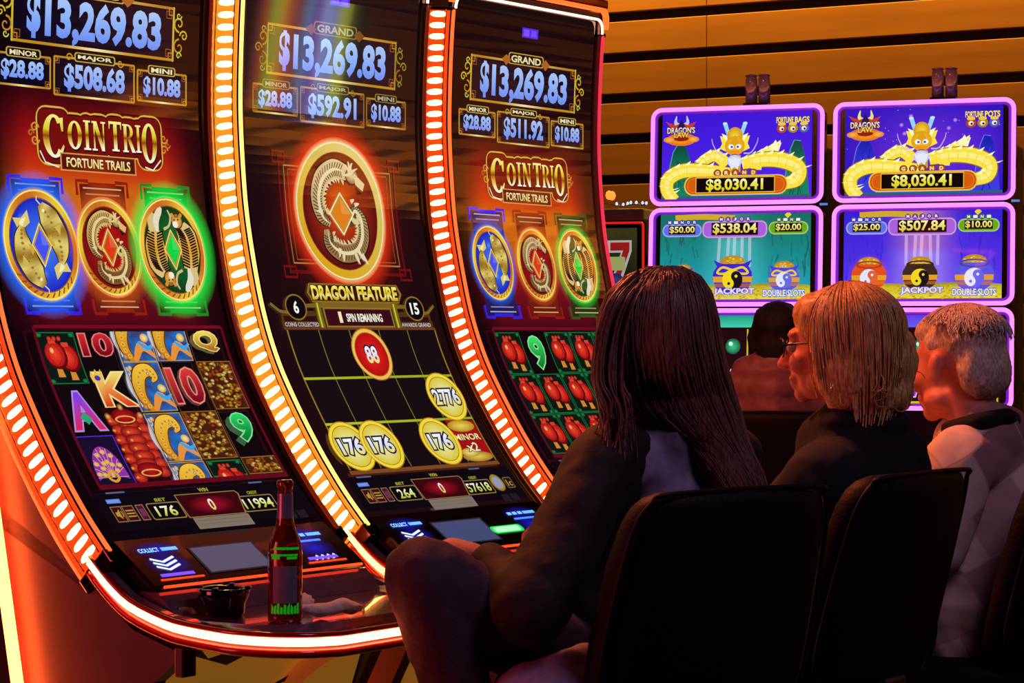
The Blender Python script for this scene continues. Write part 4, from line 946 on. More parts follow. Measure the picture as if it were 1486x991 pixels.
def pot(P, cx, cy, k, c, bag, ya, yb):
    X = lambda t: cx+t*k; Y = lambda t: cy+t*k*FW/FH
    P.ell(cx, Y(.1), k*1.25, k*1.25*FW/FH, mixc(c, (255, 255, 255), .5)+() if False else tuple(mixc(c, (255, 240, 160), .6)[:3])+(120,), tuple(c)+(0,))
    P.ell(cx, Y(-.62), k*.62, k*.34*FW/FH, (226, 180, 30), (190, 130, 20))
    for _ in range(22): a = random.uniform(-.52, .52); P.ell(X(a), Y(-.62-random.uniform(-.1, .3)*(1-abs(a))), k*.1, k*.05*FW/FH, random.choice([(250, 230, 90), (240, 200, 40), (255, 246, 160), (206, 150, 30)]), (190, 130, 20), 8)
    P.poly([(X(-.7), Y(-.55)), (X(-.95), Y(-.15)), (X(-.98), Y(.2)), (X(-.8), Y(.62)), (X(-.45), Y(.85)), (X(.45), Y(.85)), (X(.8), Y(.62)), (X(.98), Y(.2)), (X(.95), Y(-.15)), (X(.7), Y(-.55))], c)
    P.poly([(X(-.97), Y(.06)), (X(.97), Y(.06)), (X(.94), Y(.34)), (X(-.94), Y(.34))], (226, 160, 40)); P.poly([(X(-.9), Y(.4)), (X(.9), Y(.4)), (X(.82), Y(.58)), (X(-.82), Y(.58))], mixc(c, (240, 120, 30), .6))
    if bag:
        P.poly([(X(-.95), Y(-.75)), (X(-.6), Y(-.58)), (X(0), Y(-.5)), (X(.6), Y(-.58)), (X(.95), Y(-.75)), (X(.72), Y(-.32)), (X(-.72), Y(-.32))], mixc(c, (60, 40, 220), .5))
        for s in (-1, 1): P.curve([(X(0), Y(-.25)), (X(s*.5), Y(-.38)), (X(s*.75), Y(-.12)), (X(s*.4), Y(-.08)), (X(0), Y(-.25))], k*.11*FW, (240, 200, 60))
    else: P.ring(X(0), Y(-.52), k*.6, k*.14*FW/FH, k*.76, k*.22*FW/FH, mixc(c, (40, 20, 20), .3))
    yin(P, cx, Y(.22), k*.5*FW, ya, yb)
def art_mid(night, vals, bag):
    P = Paint(FW, FH); P.group('screen_picture')
    if night: bg = lambda x, y: mixc(mixc((56, 30, 214), (96, 60, 236), y), (226, 150, 190) if y < .45 else (210, 190, 255), max(0, 1-abs(x-.5)/.26)*.75)
    else: bg = lambda x, y: mixc(mixc((20, 110, 96), (30, 170, 190), y), (140, 236, 240), max(0, 1-abs(x-.5)/.24)*(.55 if y > .3 else .25))
    P.grid(0, 0, 1, 1, 18, 12, bg)
    for _ in range(60):
        x = random.choice([random.uniform(0, .25), random.uniform(.72, 1)]); y = random.uniform(.05, .7)
        P.line([(x, y), (x+random.uniform(-.02, .02), y+random.uniform(.08, .2))], .006, (random.randint(30, 60), random.randint(20, 60), random.randint(190, 240), 150) if night else (random.randint(10, 40), random.randint(70, 140), random.randint(60, 120), 150))
    for x in (.4, .46, .5, .55, .6): P.line([(x, .25), (x+random.uniform(-.01, .01), .62)], .012, (255, 240, 250, 70))
    P.curve([(.1, .04), (.3, .03), (.5, .05)], .022, (210, 170, 40)); P.curve([(.84, 0), (.86, .04)], .02, (236, 206, 60))
    f, sp = stops(.82, 1, [(0, (150, 140, 40)), (.3, (206, 190, 40)), (1, (236, 216, 60))]); P.poly([(0, .88), (.2, .82), (.5, .84), (.8, .8), (1, .84), (1, 1), (0, 1)], f, sp)
    for _ in range(170): P.ell(random.random(), random.uniform(.85, 1.0), .011, .009, random.choice([(246, 230, 80), (220, 200, 40), (180, 150, 30)]), (190, 160, 30), 6)
    P.clip = (0, 1)
    if bag: pots = ((.16, (200, 60, 40), .075), (.49, (60, 44, 190), .135), (.83, (90, 90, 220), .105))
    else: pots = ((.165, (226, 80, 30), .115), (.49, (60, 40, 36), .115), (.83, (84, 84, 226), .125))
    for i, (x, c, k) in enumerate(pots): pot(P, x, .72+(.02 if bag and i == 2 else 0), k, c, bag, (246, 216, 30) if i == 1 else (226, 232, 255), (26, 20, 30) if i == 1 else mixc(c, (255, 255, 255), .1)[:3])
    P.group('game_logo')
    P.group('jackpot_caption'); P.text('JACKPOT', .37, .875, .635, .955, (236, 226, 255), .035, outline=(90, 60, 190), ow=.07); P.group('slots_caption'); P.text('DOUBLE SLOTS', .695, .895, .965, .965, (226, 236, 255), .03, outline=(40, 70, 190), ow=.07)
    for nm, x0, x1, y0, y1, c, val, dk in (('MINOR', .015, .28, .115, .265, (96, 110, 240), vals[0], .1), ('MAJOR', .285, .715, .085, .28, (170, 96, 220), vals[1], .14), ('MINI', .725, .985, .1, .25, (100, 170, 30), vals[2], .09)):
        P.group(nm.lower()+'_plaque'); P.rrect(x0, y0, x1, y1, .024, mixc(c, (255, 240, 200), .45)); P.rrect(x0+.008, y0+.014, x1-.008, y1-.014, .02, c)
        m = (x0+x1)/2; hw = (x1-x0)*(.34 if nm != 'MAJOR' else .36); P.rect(m-hw, y0+.02, m+hw, y1-.03, (20, 10, 12))
        f, sp = stops(y0+.03, y1-.04, [(0, (255, 250, 180)), (1, (226, 190, 40))]); P.text(val, m-hw*.93, y0+.03, m+hw*.93, y1-.04, f, .025, sp=sp)
        for i, ch in enumerate(nm):
            x = m+(i-(len(nm)-1)/2)*(.042 if nm != 'MAJOR' else .045); P.ell(x, y0-.02, .019, .032, mixc(c, (20, 10, 40), .4)); P.text(ch, x-.008, y0-.036, x+.008, y0-.006, (240, 240, 255), .03)
    return P
def art_low(night):
    P = Paint(FW, FH); P.group('screen_picture'); P.rect(0, 0, 1, 1, (30, 8, 14)); f, sp = stops(0, .14, [(0, (90, 60, 230) if night else (30, 150, 130)), (1, (110, 90, 240) if night else (70, 210, 170))]); P.rect(0, 0, 1, .14, f, sp)
    P.group('reel_grid')
    for i in range(6): P.line([(.02+.192*i, .16), (.02+.192*i, 1)], .006, (206, 190, 40))
    for i in range(5):
        for j in range(2):
            x, y = .02+.192*(i+.5), .36+.42*j; t = (i*2+j) % 4
            if t == 0: P.ell(x, y, .05, .09, (60, 200, 140), (20, 90, 60)); P.ell(x-.015, y-.03, .014, .025, (200, 255, 230))
            elif t == 1: P.text('A', x-.05, y-.13, x+.05, y+.13, (150, 70, 220), .03, outline=(230, 200, 255), ow=.04)
            elif t == 2: P.text('10', x-.06, y-.13, x+.06, y+.13, (200, 40, 60), .03, outline=(240, 200, 210), ow=.04)
            else: P.ell(x, y, .06, .06, (226, 180, 40), (120, 80, 20)); P.ell(x, y-.08, .04, .05, (240, 210, 80), (150, 100, 20))
    P.line([(.02, .99), (.98, .99)], .008, (206, 190, 40)); return P
def rr_path(w_, h_, r, y, n=5):
    P = []
    for cx, cz, a in ((w_/2-r, h_/2-r, 0), (-w_/2+r, h_/2-r, 90), (-w_/2+r, -h_/2+r, 180), (w_/2-r, -h_/2+r, 270)):
        P += [(cx+r*math.cos(math.radians(a+90*k/n)), y, cz+r*math.sin(math.radians(a+90*k/n))) for k in range(n+1)]
    return P
def flat_machine(pos, arts, neon, label, candle=True, group='flat-screen slot machines by the wall', rot=ROT2):
    root = empty('slot_machine', pos, rot); tag(root, label, 'slot machine', group)
    lean = math.radians(4.0)
    box('cabinet_body', (-.30, .10, .0), (.30, .62, 2.02), M_DARK, root, .01)
    for i, zc in enumerate((1.97, 1.571, 1.172)):
        mon = None
        P = rr_path(.69, .382, .035, 0); bm = bmesh.new()
        f = [bm.verts.new((x, -.012, z)) for x, y, z in P]; b = [bm.verts.new((x, .06, z)) for x, y, z in P]; n = len(P)
        bm.faces.new(f); bm.faces.new(b[::-1])
        for k in range(n): bm.faces.new((f[k], b[k], b[(k+1) % n], f[(k+1) % n]))
        mon = mesh_bm('monitor', bm, M_BLACK, root); mon.location = (0, (zc-1.571)*math.tan(lean)-.02, zc); mon.rotation_euler = (-lean, 0, 0)
        tube('neon_frame', rr_path(.684, .376, .036, -.016), .0085, M_NEON[neon], mon, 8, True)
        tube('neon_halo', rr_path(.655, .349, .024, -.013), .006, M_NEONH[neon], mon, 6, True)  # inner tube that emits the dim fringe glow of the neon
        scr = box('screen', (-FW/2, -.0145, -FH/2), (FW/2, -.012, FH/2), M_BEZEL, mon)
        arts[i].build(scr, M_FLAT, lambda x, y, z: (x-FW/2, -.0152-z, FH/2-y), [])
    box('player_deck', (-.33, -.42, .74), (.33, .12, .80), M_BLACK, root, .02); box('deck_pedestal', (-.26, -.18, .02), (.26, .14, .74), M_DARK, root, .01)
    tube('deck_neon', [(-.33, .1, .77), (-.33, -.40, .77), (-.31, -.425, .77), (.31, -.425, .77), (.33, -.40, .77), (.33, .1, .77)], .008, M_NEON[neon], root, 8)
    tube('divider_light', [(.366, -.02, 1.772), (.336, -.02, 1.772)], .005, emat('divider_light', (90, 140, 230), .8), root, 6)
    if candle:
        cb = box('signal_light', (.02, .02, 2.165), (.12, .10, 2.178), M_BLACK, root, .003)
        box('signal_post', (.03, .02, 2.01), (.11, .10, 2.166), M_BLACK, cb)
        for dx in (.045, .097):
            lathe('clear_lens', [(.0235, 2.178), (.0235, 2.275), (.02, 2.283), (.002, 2.284)], M_GLASS, cb, 16).location = (dx, .06, 0)
            lathe('lamp_core', [(.012, 2.179), (.019, 2.185), (.019, 2.212), (.012, 2.222), (.006, 2.222)], M_BLACK, cb, 12).location = (dx, .06, 0)
            lathe('lens_cap', [(.019, 2.2845), (.0245, 2.286), (.0245, 2.29), (.01, 2.293)], M_SILVER, cb, 14).location = (dx, .06, 0)
    return root
F1 = Vector((.884, 9.49, 0)); FP = .735
flat_machine(F1, [art_top(True, False), art_mid(False, ('$50.00', '$538.04', '$20.00'), True), art_low(False)], 'violet', 'violet-framed slot machine with green waterfall screens behind the long-haired woman')
flat_machine(F1+D2*FP, [art_top(False, True), art_mid(True, ('$25.00', '$507.84', '$10.00'), False), art_low(True)], 'violet', 'violet-framed slot machine with blue night screens behind the white-haired man')
def art_plain(c):
    P = Paint(FW, FH); P.group('screen_picture'); P.grid(0, 0, 1, 1, 6, 4, lambda x, y: mixc(c, (40, 8, 10), abs(x-.5)+abs(y-.5))); return P
flat_machine(F1+D2*FP*2.02, [art_plain((150, 30, 20)), art_plain((120, 20, 30)), art_plain((90, 20, 40))], 'red', 'red-framed slot machine cut off by the right edge of the picture', False)
# small red-lit machine far behind
def art_seven():
    P = Paint(FW, FH); P.group('screen_picture'); P.grid(0, 0, 1, 1, 8, 6, lambda x, y: mixc((90, 84, 40), (30, 40, 24), y+.2*math.sin(9*x)))
    for x in (.12, .33, .54, .75):
        P.poly([(x-.02, .18), (x+.2, .18), (x+.2, .34), (x+.12, .72), (x+.02, .72), (x+.1, .36), (x-.02, .36)], (236, 230, 226)); P.poly([(x, .21), (x+.18, .21), (x+.18, .33), (x+.1, .69), (x+.045, .69), (x+.12, .33), (x, .33)], (200, 40, 40))
    for x in (.1, .3, .5, .7): P.rrect(x, .42, x+.19, .62, .01, (206, 216, 130)); P.ell(x+.1, .76, .07, .1, (70, 90, 170), (40, 50, 110))
    return P
fr = Vector((.36, 11.75, 0)); root = empty('slot_machine', fr, ROT2); tag(root, 'small red-framed slot machine far behind, next to the farthest curved screen', 'slot machine')
box('cabinet_body', (-.31, .06, 0), (.31, .55, 1.80), M_DARK, root, .01)
for zc, h_, art in ((1.615, .36, art_seven()), (1.21, .36, art_plain((60, 20, 16)))):
    mon = box('monitor', (-.31, -.03, zc-h_/2-.02), (.31, .06, zc+h_/2+.02), M_BLACK, root, .01)
    tube('neon_frame', [(x, -.035, z+zc) for x, y, z in rr_path(.60, h_+.02, .012, 0, 2)], .006, emat('neon_red_dim', (220, 30, 20), 1.0), mon, 6, True)
    scr = box('screen', (-.27, -.034, zc-.165), (.27, -.03, zc+.165), M_BEZEL, mon); art.build(scr, printmat('dim_screen_print', .5, .5, .1), lambda x, y, z, zc=zc: ((x-FW/2)*.89, -.0345-z, zc+.165-y*.98), [])
box('sign_panel', (-.30, -.02, 1.815), (.30, .2, 1.875), mat('pale_sign', (120, 112, 118), .6), root, .01)
box('player_deck', (-.30, -.40, .74), (.30, .08, .80), M_BLACK, root, .02)
sl = empty('string_light', fr+Vector((0, 0, 1.875)), ROT2); tag(sl, 'string of small white and orange bulbs on top of the far red machine', 'string lights')
pts = [(-.28+.58*i/24, .02+.02*math.sin(i*1.7), .012+.035*abs(math.cos(i*.42))*(1-i/30)) for i in range(25)]
tube('wire', pts, .003, M_BLACK, sl, 5)
MB = {'w': emat('bulb_white', (190, 210, 255), 1.3), 'o': emat('bulb_orange', (255, 90, 30), 4.0), 'r': emat('bulb_red', (255, 40, 30), 3.0)}
bme = {}
for i, p in enumerate(pts):
    kd = 'o' if i in (16, 17) else ('r' if i in (12,) else 'w')
    if 13 <= i <= 15: continue
    if kd not in bme:
        ob = lathe('bulb', [(.002, 0), (.008, .004), (.011, .013), (.008, .022), (.002, .026)], MB[kd], sl, 8); bme[kd] = ob.data
    else: ob = bpy.data.objects.new('bulb', bme[kd]); COL.objects.link(ob); ob.parent = sl
    ob.location = (p[0], p[1], p[2]+(.02 if kd == 'o' else 0)); s_ = 1.7 if kd == 'o' else .65; ob.scale = (s_, s_, s_)

# hanging video sign on the right, seen as a reflection in the middle curved screen
vs = empty('video_sign', (7.1, 6.93, 2.42), math.atan2(-.22, -.98)+math.pi/2); tag(vs, 'striped colour video sign reflected at the top of the middle curved screen', 'sign')
box('sign_case', (-.38, .0, -.30), (.38, .1, .30), M_BLACK, vs, .02)
P = Paint(.50, .50); P.group('sign_picture')
SCOL = [(150, 160, 20), (190, 196, 30), (120, 140, 230), (170, 180, 240), (110, 60, 150), (90, 150, 200), (120, 60, 60), (190, 60, 40), (220, 170, 40), (150, 190, 60), (180, 50, 30), (70, 20, 60)]
P.grid(0, 0, 1, 1, 44, 6, lambda x, y: mixc(SCOL[min(11, int(x*11))], SCOL[min(11, int(x*11)+1)], (x*11) % 1))
P.build([c for c in vs.children][0], printmat('sign_print', 4.5, .5, .3), lambda x, y, z: (x-.29, -.002-z, .23-y), [])
for x in (-.3, .3): tube('hanger', [(x, .05, .34), (x, .05, 1.78)], .008, M_CHROME, vs, 6)
# ------------------------------------------------------------------ things on the near deck
def on_deck(k, u, s): return mworld(k, u, s, SHELF_Z)
M_BOTTLE = mat('amber_bottle_glass', (130, 40, 16), .06, trans=.55, coat=.6); M_FOIL = mat('grey_foil', (150, 140, 165), .35, .6)
M_GREEN = mat('green_label_ink', (30, 200, 40), .5, emit=(20, 190, 30), es=.35); M_LABEL = mat('bottle_label', (120, 116, 136), .5)  # faint light put into the green ink as emission
bt = empty('beer_bottle', on_deck(1, .095, .695), ROT); tag(bt, 'brown beer bottle with grey foil neck standing on the near machine deck', 'bottle')
gl = lathe('glass', [(.0, .0), (.027, 0), (.030, .003), (.0305, .012), (.0305, .118), (.0295, .132), (.026, .146), (.020, .160), (.0155, .174), (.0135, .19), (.0125, .232), (.0135, .234), (.0145, .238), (.0145, .246), (.012, .249), (.0, .249)], M_BOTTLE, bt, 28, False)
lathe('neck_foil', [(.0148, .182), (.0141, .192), (.0135, .224), (.0134, .225)], M_FOIL, bt, 24, False)
def label_patch(name, a0, a1, z0, z1, r, m, par):
    V, F = [], []; n = 10
    for i in range(n+1):
        a = a0+(a1-a0)*i/n; V += [(r*math.cos(a), r*math.sin(a), z0), (r*math.cos(a), r*math.sin(a), z1)]
        if i: F.append((2*i-2, 2*i, 2*i+1, 2*i-1))
    return mesh_vf(name, V, F, m, par, True)
vd = math.atan2(-4.3, .4)-ROT       # side of the bottle that faces the camera
lb = label_patch('label', vd-.75, vd+.75, .035, .10, .0308, M_LABEL, bt)
bm = bmesh.new()
for z, a0, a1, h in ((.117, -.9, .8, .004), (.128, -.7, .9, .005), (.1115, -.85, -.3, .006), (.1115, .1, .75, .005)):
    q = [vd+a0+(a1-a0)*i/6 for i in range(7)]
    for i in range(6): bm.faces.new([bm.verts.new((.0309*math.cos(a), .0309*math.sin(a), zz)) for a, zz in ((q[i], z), (q[i+1], z+.001), (q[i+1], z+h), (q[i], z+h))])
mesh_bm('label_print', bm, M_GREEN, lb); bm = bmesh.new()
for i in range(9):
    a = vd-.9+.2*i; bm.faces.new([bm.verts.new((.0309*math.cos(b), .0309*math.sin(b), zz)) for b, zz in ((a, .018), (a+.16, .016), (a+.18, .028+.004*(i % 3)), (a+.04, .03+.004*((i+1) % 2)))])
mesh_bm('label_print', bm, M_GREEN, lb)
M_ASH = mat('black_glass_ashtray', (8, 7, 9), .08, coat=1.0)
ash = empty('ashtray', on_deck(1, .108, .537), ROT); tag(ash, 'black glass ashtray beside the beer bottle', 'ashtray')
lathe('bowl', [(.0, .0), (.034, 0), (.038, .004), (.040, .022), (.046, .034), (.048, .047), (.044, .050), (.039, .046), (.034, .012), (.0, .010)], M_ASH, ash, 32, False)
for i in range(4):
    a = i*math.pi/2+.4; b = box('cigarette_rest', (-.006, -.004, 0), (.006, .006, .006), M_ASH, ash, .002); b.location = (.046*math.cos(a), .046*math.sin(a), .047); b.rotation_euler = (0, 0, a)
M_TISSUE = mat('napkin_paper', (236, 222, 196), .9, bump=.4, scale=60)
def napkin(name, u, s, a, L, Wd, H, label):
    bm = bmesh.new(); V = []; n, m_ = 16, 8
    for i in range(n+1):
        R = []
        for j in range(m_):
            t = i/n; ph = 2*math.pi*j/m_; e = math.sin(math.pi*min(1, max(0, t)))**.4
            x = (t-.5)*L; r = (.75+.25*math.sin(t*9+j))*e+.05
            R.append(bm.verts.new((x, math.cos(ph)*Wd*.5*r, max(0, H*.5*(1+math.sin(ph)*r+.12*math.sin(t*14+j*2)))+.001)))
        V.append(R)
    for A, B in zip(V, V[1:]):
        for j in range(m_): bm.faces.new((A[j], A[(j+1) % m_], B[(j+1) % m_], B[j]))
    bm.faces.new(V[0]); bm.faces.new(V[-1])
    o = mesh_bm(name, bm, M_TISSUE, None, True); o.location = on_deck(1, u, s)+Vector((0, 0, .0005)); o.rotation_euler = (0, 0, ROT+a); tag(o, label, 'napkin', 'crumpled napkins on the deck'); return o
napkin('napkin', .19, .722, -.45, .12, .055, .032, 'crumpled pale napkin lying in front of the beer bottle, near the deck edge')
napkin('napkin', .235, .61, .2, .07, .05, .03, 'small crumpled napkin behind the beer bottle')

# ------------------------------------------------------------------ chairs
M_LEATHER = mat('black_leather', (7, 5, 7), .6, bump=.15, scale=120, spec=.2); M_PIPE = mat('leather_piping', (14, 8, 9), .5, spec=.25)
def superring(cx, cy, cz, hw, ht, n=24, e=.45, bow=0.0):
    R = []
    for i in range(n):
        a = 2*math.pi*i/n; c, s = math.cos(a), math.sin(a)
        x = hw*math.copysign(abs(c)**e, c); y = ht*math.copysign(abs(s)**e, s); R.append((cx+x, cy+y+bow*(x/.23)**2, cz))
    return R
def chair(pos, face, label):
    rz = math.atan2(face[1], face[0])-math.pi/2; root = empty('casino_chair', (pos[0], pos[1], 0), rz); tag(root, label, 'chair', 'black high-backed casino chairs')
    rings = []
    for z, hw, ht in ((.56, .19, .02), (.575, .215, .035), (.62, .235, .045), (.75, .238, .047), (.88, .230, .045), (.945, .218, .042), (.975, .205, .038), (.99, .19, .031), (1.0, .165, .018)):
        rings.append(superring(0, -.20-(z-.56)*.26, z, hw, ht, 28, .45, .035))
    bk = loft('backrest', rings, M_LEATHER, root)
    pp = [(math.copysign(1, 1)*x, -.20-(z-.56)*.26-.03+.035*(x/.23)**2, z) for x, z in [(.2, .575), (.238, .64), (.241, .76), (.233, .88), (.222, .945), (.2, .983), (.16, .999)]]
    tube('piping', cr(pp+[(-x, y, z) for x, y, z in pp[::-1]], 5), .005, M_PIPE, bk, 6)
    rs = []
    for z, k in ((.475, .86), (.485, .96), (.51, 1.0), (.54, 1.0), (.56, .95), (.568, .8)): rs.append(superring(0, .02, z, .235*k, .235*k, 28, .5))
    loft('seat', rs, M_LEATHER, root)
    box('back_bracket', (-.05, -.26, .46), (.05, -.1, .60), M_DARK, root, .01)
    lathe('pedestal', [(.04, .02), (.035, .05), (.033, .44), (.08, .475)], M_CHROME, root, 20)
    tube('foot_ring', [(.2*math.cos(2*math.pi*i/24), .2*math.sin(2*math.pi*i/24)+.02, .2) for i in range(24)], .011, M_CHROME, root, 8, True)
    for a in range(3): tube('ring_spoke', [(.03*math.cos(a*2.094), .03*math.sin(a*2.094), .2), (.2*math.cos(a*2.094), .2*math.sin(a*2.094)+.02, .2)], .008, M_CHROME, root, 6)
    lathe('floor_base', [(.24, 0), (.24, .012), (.2, .022), (.05, .03)], M_CHROME, root, 28)
    return root
chair((.208, 4.436), (-.6, .8), 'black leather high-backed chair of the long-haired woman, nearest the camera')
chair((.544, 4.88), (-.8, .6), 'black leather high-backed chair of the blonde woman, between the two other near chairs')
chair((1.01, 5.39), (-.8, .6), 'black leather high-backed chair under the white-haired man at the right edge')
chair((.93, 8.60), (.1, .995), 'dark chair with a low top edge behind the person in the mauve jacket')

# ------------------------------------------------------------------ people
def V3(*a): return Vector(a)
import numpy as np
_b = bmesh.new(); bmesh.ops.create_icosphere(_b, subdivisions=2, radius=1.0); _b.verts.ensure_lookup_table()
ICO_V = np.array([v.co[:] for v in _b.verts]); ICO_F = np.array([[v.index for v in f.verts] for f in _b.faces]); _b.free()
SCRATCH = bpy.data.scenes.new('scratch')
def blob_mesh(prims, voxel, it=3, fold=None):
    B, FF = [], []; cnt = [0]
    def put(v, f): B.append(v); FF.append(f+cnt[0]); cnt[0] += len(v)
    def ball(c, r, q=None):
        v = ICO_V*np.array(r)
        if q: v = v @ np.array(q.to_matrix()).T
        put(v+np.array(c[:]), ICO_F)
    K = 18; CF = np.array([t for i in range(K) for t in ((i, (i+1) % K, K+(i+1) % K), (i, K+(i+1) % K, K+i))]+[(2*K, (i+1) % K, i) for i in range(K)]+[(2*K+1, K+i, K+(i+1) % K) for i in range(K)])
    def cone(a, b, ra, rb):
        t = (b-a).normalized(); x = t.orthogonal().normalized(); y = t.cross(x)
        put(np.array([(c+x*math.cos(2*math.pi*i/K)*r+y*math.sin(2*math.pi*i/K)*r)[:] for c, r in ((a, ra), (b, rb)) for i in range(K)]+[a[:], b[:]]), CF)
    for p in prims:
        if p[0] == 'e': ball(Vector(p[1]), p[2], p[3] if len(p) > 3 else None)
        else:
            pts = [Vector(x) for x in p[1]]; rr = p[2]
            for i, q in enumerate(pts):
                ball(q, (rr[i],)*3)
                if i: cone(pts[i-1], q, rr[i-1], rr[i])
    V = np.concatenate(B); F = np.concatenate(FF)
    me = bpy.data.meshes.new('tmp'); me.vertices.add(len(V)); me.vertices.foreach_set('co', V.ravel()); me.loops.add(F.size); me.loops.foreach_set('vertex_index', F.ravel().astype(np.int32))
    me.polygons.add(len(F)); me.polygons.foreach_set('loop_start', np.arange(0, F.size, 3, dtype=np.int32)); me.update(calc_edges=True)
    ob = bpy.data.objects.new('tmp', me); SCRATCH.collection.objects.link(ob)
    md = ob.modifiers.new('r', 'REMESH'); md.mode = 'VOXEL'; md.voxel_size = voxel; md.use_smooth_shade = True
    sm = ob.modifiers.new('s', 'SMOOTH'); sm.factor = .5; sm.iterations = it
    SCRATCH.view_layers[0].update(); dg = SCRATCH.view_layers[0].depsgraph; out = bpy.data.meshes.new_from_object(ob.evaluated_get(dg))
    bpy.data.objects.remove(ob); bpy.data.meshes.remove(me)
    if fold:
        from mathutils import noise
        amp, sc = fold
        n = len(out.vertices); co = np.empty(n*3); no = np.empty(n*3); out.vertices.foreach_get('co', co); out.vertices.foreach_get('normal', no); co = co.reshape(-1, 3); no = no.reshape(-1, 3)
        dd = np.array([noise.noise(Vector((x*sc, y*sc, z*sc*.45)))+.5*noise.noise(Vector((x, y, z))*sc*2.3) for x, y, z in co])*amp
        out.vertices.foreach_set('co', (co+no*dd[:, None]).ravel()); out.update()
    out.polygons.foreach_set('use_smooth', [True]*len(out.polygons))
    return out
def part(name, me, m, root):
    inv = root.matrix_world.inverted() if False else Matrix.Translation(-root.location)
    me.transform(inv); me.materials.clear(); return link(name, me, m, root, True)
def frame(f):   # head frame: right, forward, up
    f = Vector((f[0], f[1], f[2] if len(f) > 2 else 0)).normalized(); r = f.cross(Vector((0, 0, 1))).normalized(); u = r.cross(f); return Matrix((r, f, u)).transposed()
def head_prims(c, f, k=1.0, wide=1.0):
    R = frame(f); q = R.to_quaternion(); g = lambda x, y, z: Vector(c)+R @ Vector((x*wide, y, z))*k; P = []
    E = lambda x, y, z, a, b, d_: P.append(('e', g(x, y, z), (a*k*wide, b*k, d_*k), q))
    E(0, -.012, .032, .074, .092, .084); E(0, .032, -.02, .06, .062, .085); E(0, .034, -.072, .05, .05, .04); E(0, .074, -.094, .022, .02, .02)
    E(0, .078, .03, .048, .02, .016)
    for s in (-1, 1):
        E(s*.034, .068, -.028, .026, .024, .026); E(s*.078, -.006, -.008, .008, .02, .032); E(s*.083, -.014, .006, .007, .014, .02); E(s*.01, .104, -.036, .008, .009, .008); E(s*.05, .02, -.07, .018, .035, .022)
    P.append(('c', [g(0, .088, .018), g(0, .102, -.01), g(0, .116, -.03)], [.009*k, .0105*k, .0125*k]))
    E(0, .092, -.061, .022, .011, .007); E(0, .09, -.073, .019, .011, .008); E(0, .086, -.05, .022, .01, .012)
    P.append(('c', [g(0, -.02, -.06), g(0, -.03, -.12), g(0, -.045, -.19)], [.056*k, .052*k, .058*k]))
    return P, g
def strands(me, paths, r, seg=5, jit=.0):
    bm = bmesh.new(); bm.from_mesh(me)
    for p in paths:
        n = len(p); bm_tube(bm, p, [r*(.55+.45*math.sin(math.pi*min(.96, max(.1, i/(n-1))))) for i in range(n)], seg, rx=.6)
    bm.to_mesh(me); bm.free()
    for p in me.polygons: p.use_smooth = True
    return me
def hand_prims(w_, d_, up, k=1.0, curl=.5):
    # wrist point, pointing direction, back-of-hand normal
    d_ = Vector(d_).normalized(); n = Vector(up); n = (n-d_*n.dot(d_)).normalized(); s = d_.cross(n); w_ = Vector(w_); P = []
    P.append(('c', [w_, w_+d_*.03*k, w_+d_*.075*k], [.024*k, .029*k, .03*k])); P.append(('e', w_+d_*.06*k, (.02*k, .02*k, .02*k)))
    for i, (o, L) in enumerate(((-.031, .058), (-.0105, .072), (.0105, .078), (.031, .07))):
        a = w_+d_*.085*k+s*o*k; b = a+(d_-n*.25*curl)*L*.5*k; c = b+(d_*.7-n*.9*curl)*L*.35*k; e = c+(d_*.3-n*1.1*curl)*L*.3*k
        P.append(('c', [w_+d_*.05*k+s*o*.8*k, a, b, c, e], [.013*k, .0098*k, .009*k, .0085*k, .0075*k]))
    t = w_+d_*.02*k+s*.022*k; P.append(('c', [t, t+(d_*.5+s*.75)*.035*k, t+(d_*.85+s*.7-n*.2)*.06*k, t+(d_*1.0+s*.55-n*.3)*.085*k], [.016*k, .0125*k, .0105*k, .009*k]))
    return P
M_SKIN = mat('skin_warm', (205, 140, 112), .55, scale=60, var=.06); M_SKIN2 = mat('skin_ruddy', (206, 128, 104), .55, scale=50, var=.1)
M_HAIRB = mat('hair_brown', (64, 40, 34), .4, scale=60, stretch=(6, 6, .5), base2=(124, 82, 70), spec=.5); M_HAIRY = mat('hair_blonde', (150, 104, 60), .42, scale=50, stretch=(5, 5, .6), base2=(224, 178, 112), spec=.5)
M_HAIRW = mat('hair_white', (150, 132, 118), .55, scale=70, stretch=(3, 3, 1), base2=(214, 198, 180)); M_HAIRK = mat('hair_black', (6, 5, 6), .8, scale=60)
M_JACK = mat('jacket_charcoal', (19, 11, 14), .75, scale=90, bump=.1); M_TOP = mat('top_lilac', (150, 138, 170), .8, scale=70, bump=.1); M_JEAN = mat('trousers_dark', (66, 46, 62), .75, scale=150, bump=.15)
M_COAT = mat('coat_black', (5, 5, 8), .9, scale=80, bump=.15); M_NAVY = mat('sleeve_navy', (14, 19, 30), .85, scale=80, bump=.1)
M_PUFF = mat('puffer_mauve', (132, 84, 96), .55, scale=30, bump=.1); M_LENSG = mat('spectacle_glass', (200, 210, 220), .05, trans=.9); M_SPEC = mat('spectacle_frame', (20, 14, 16), .3)
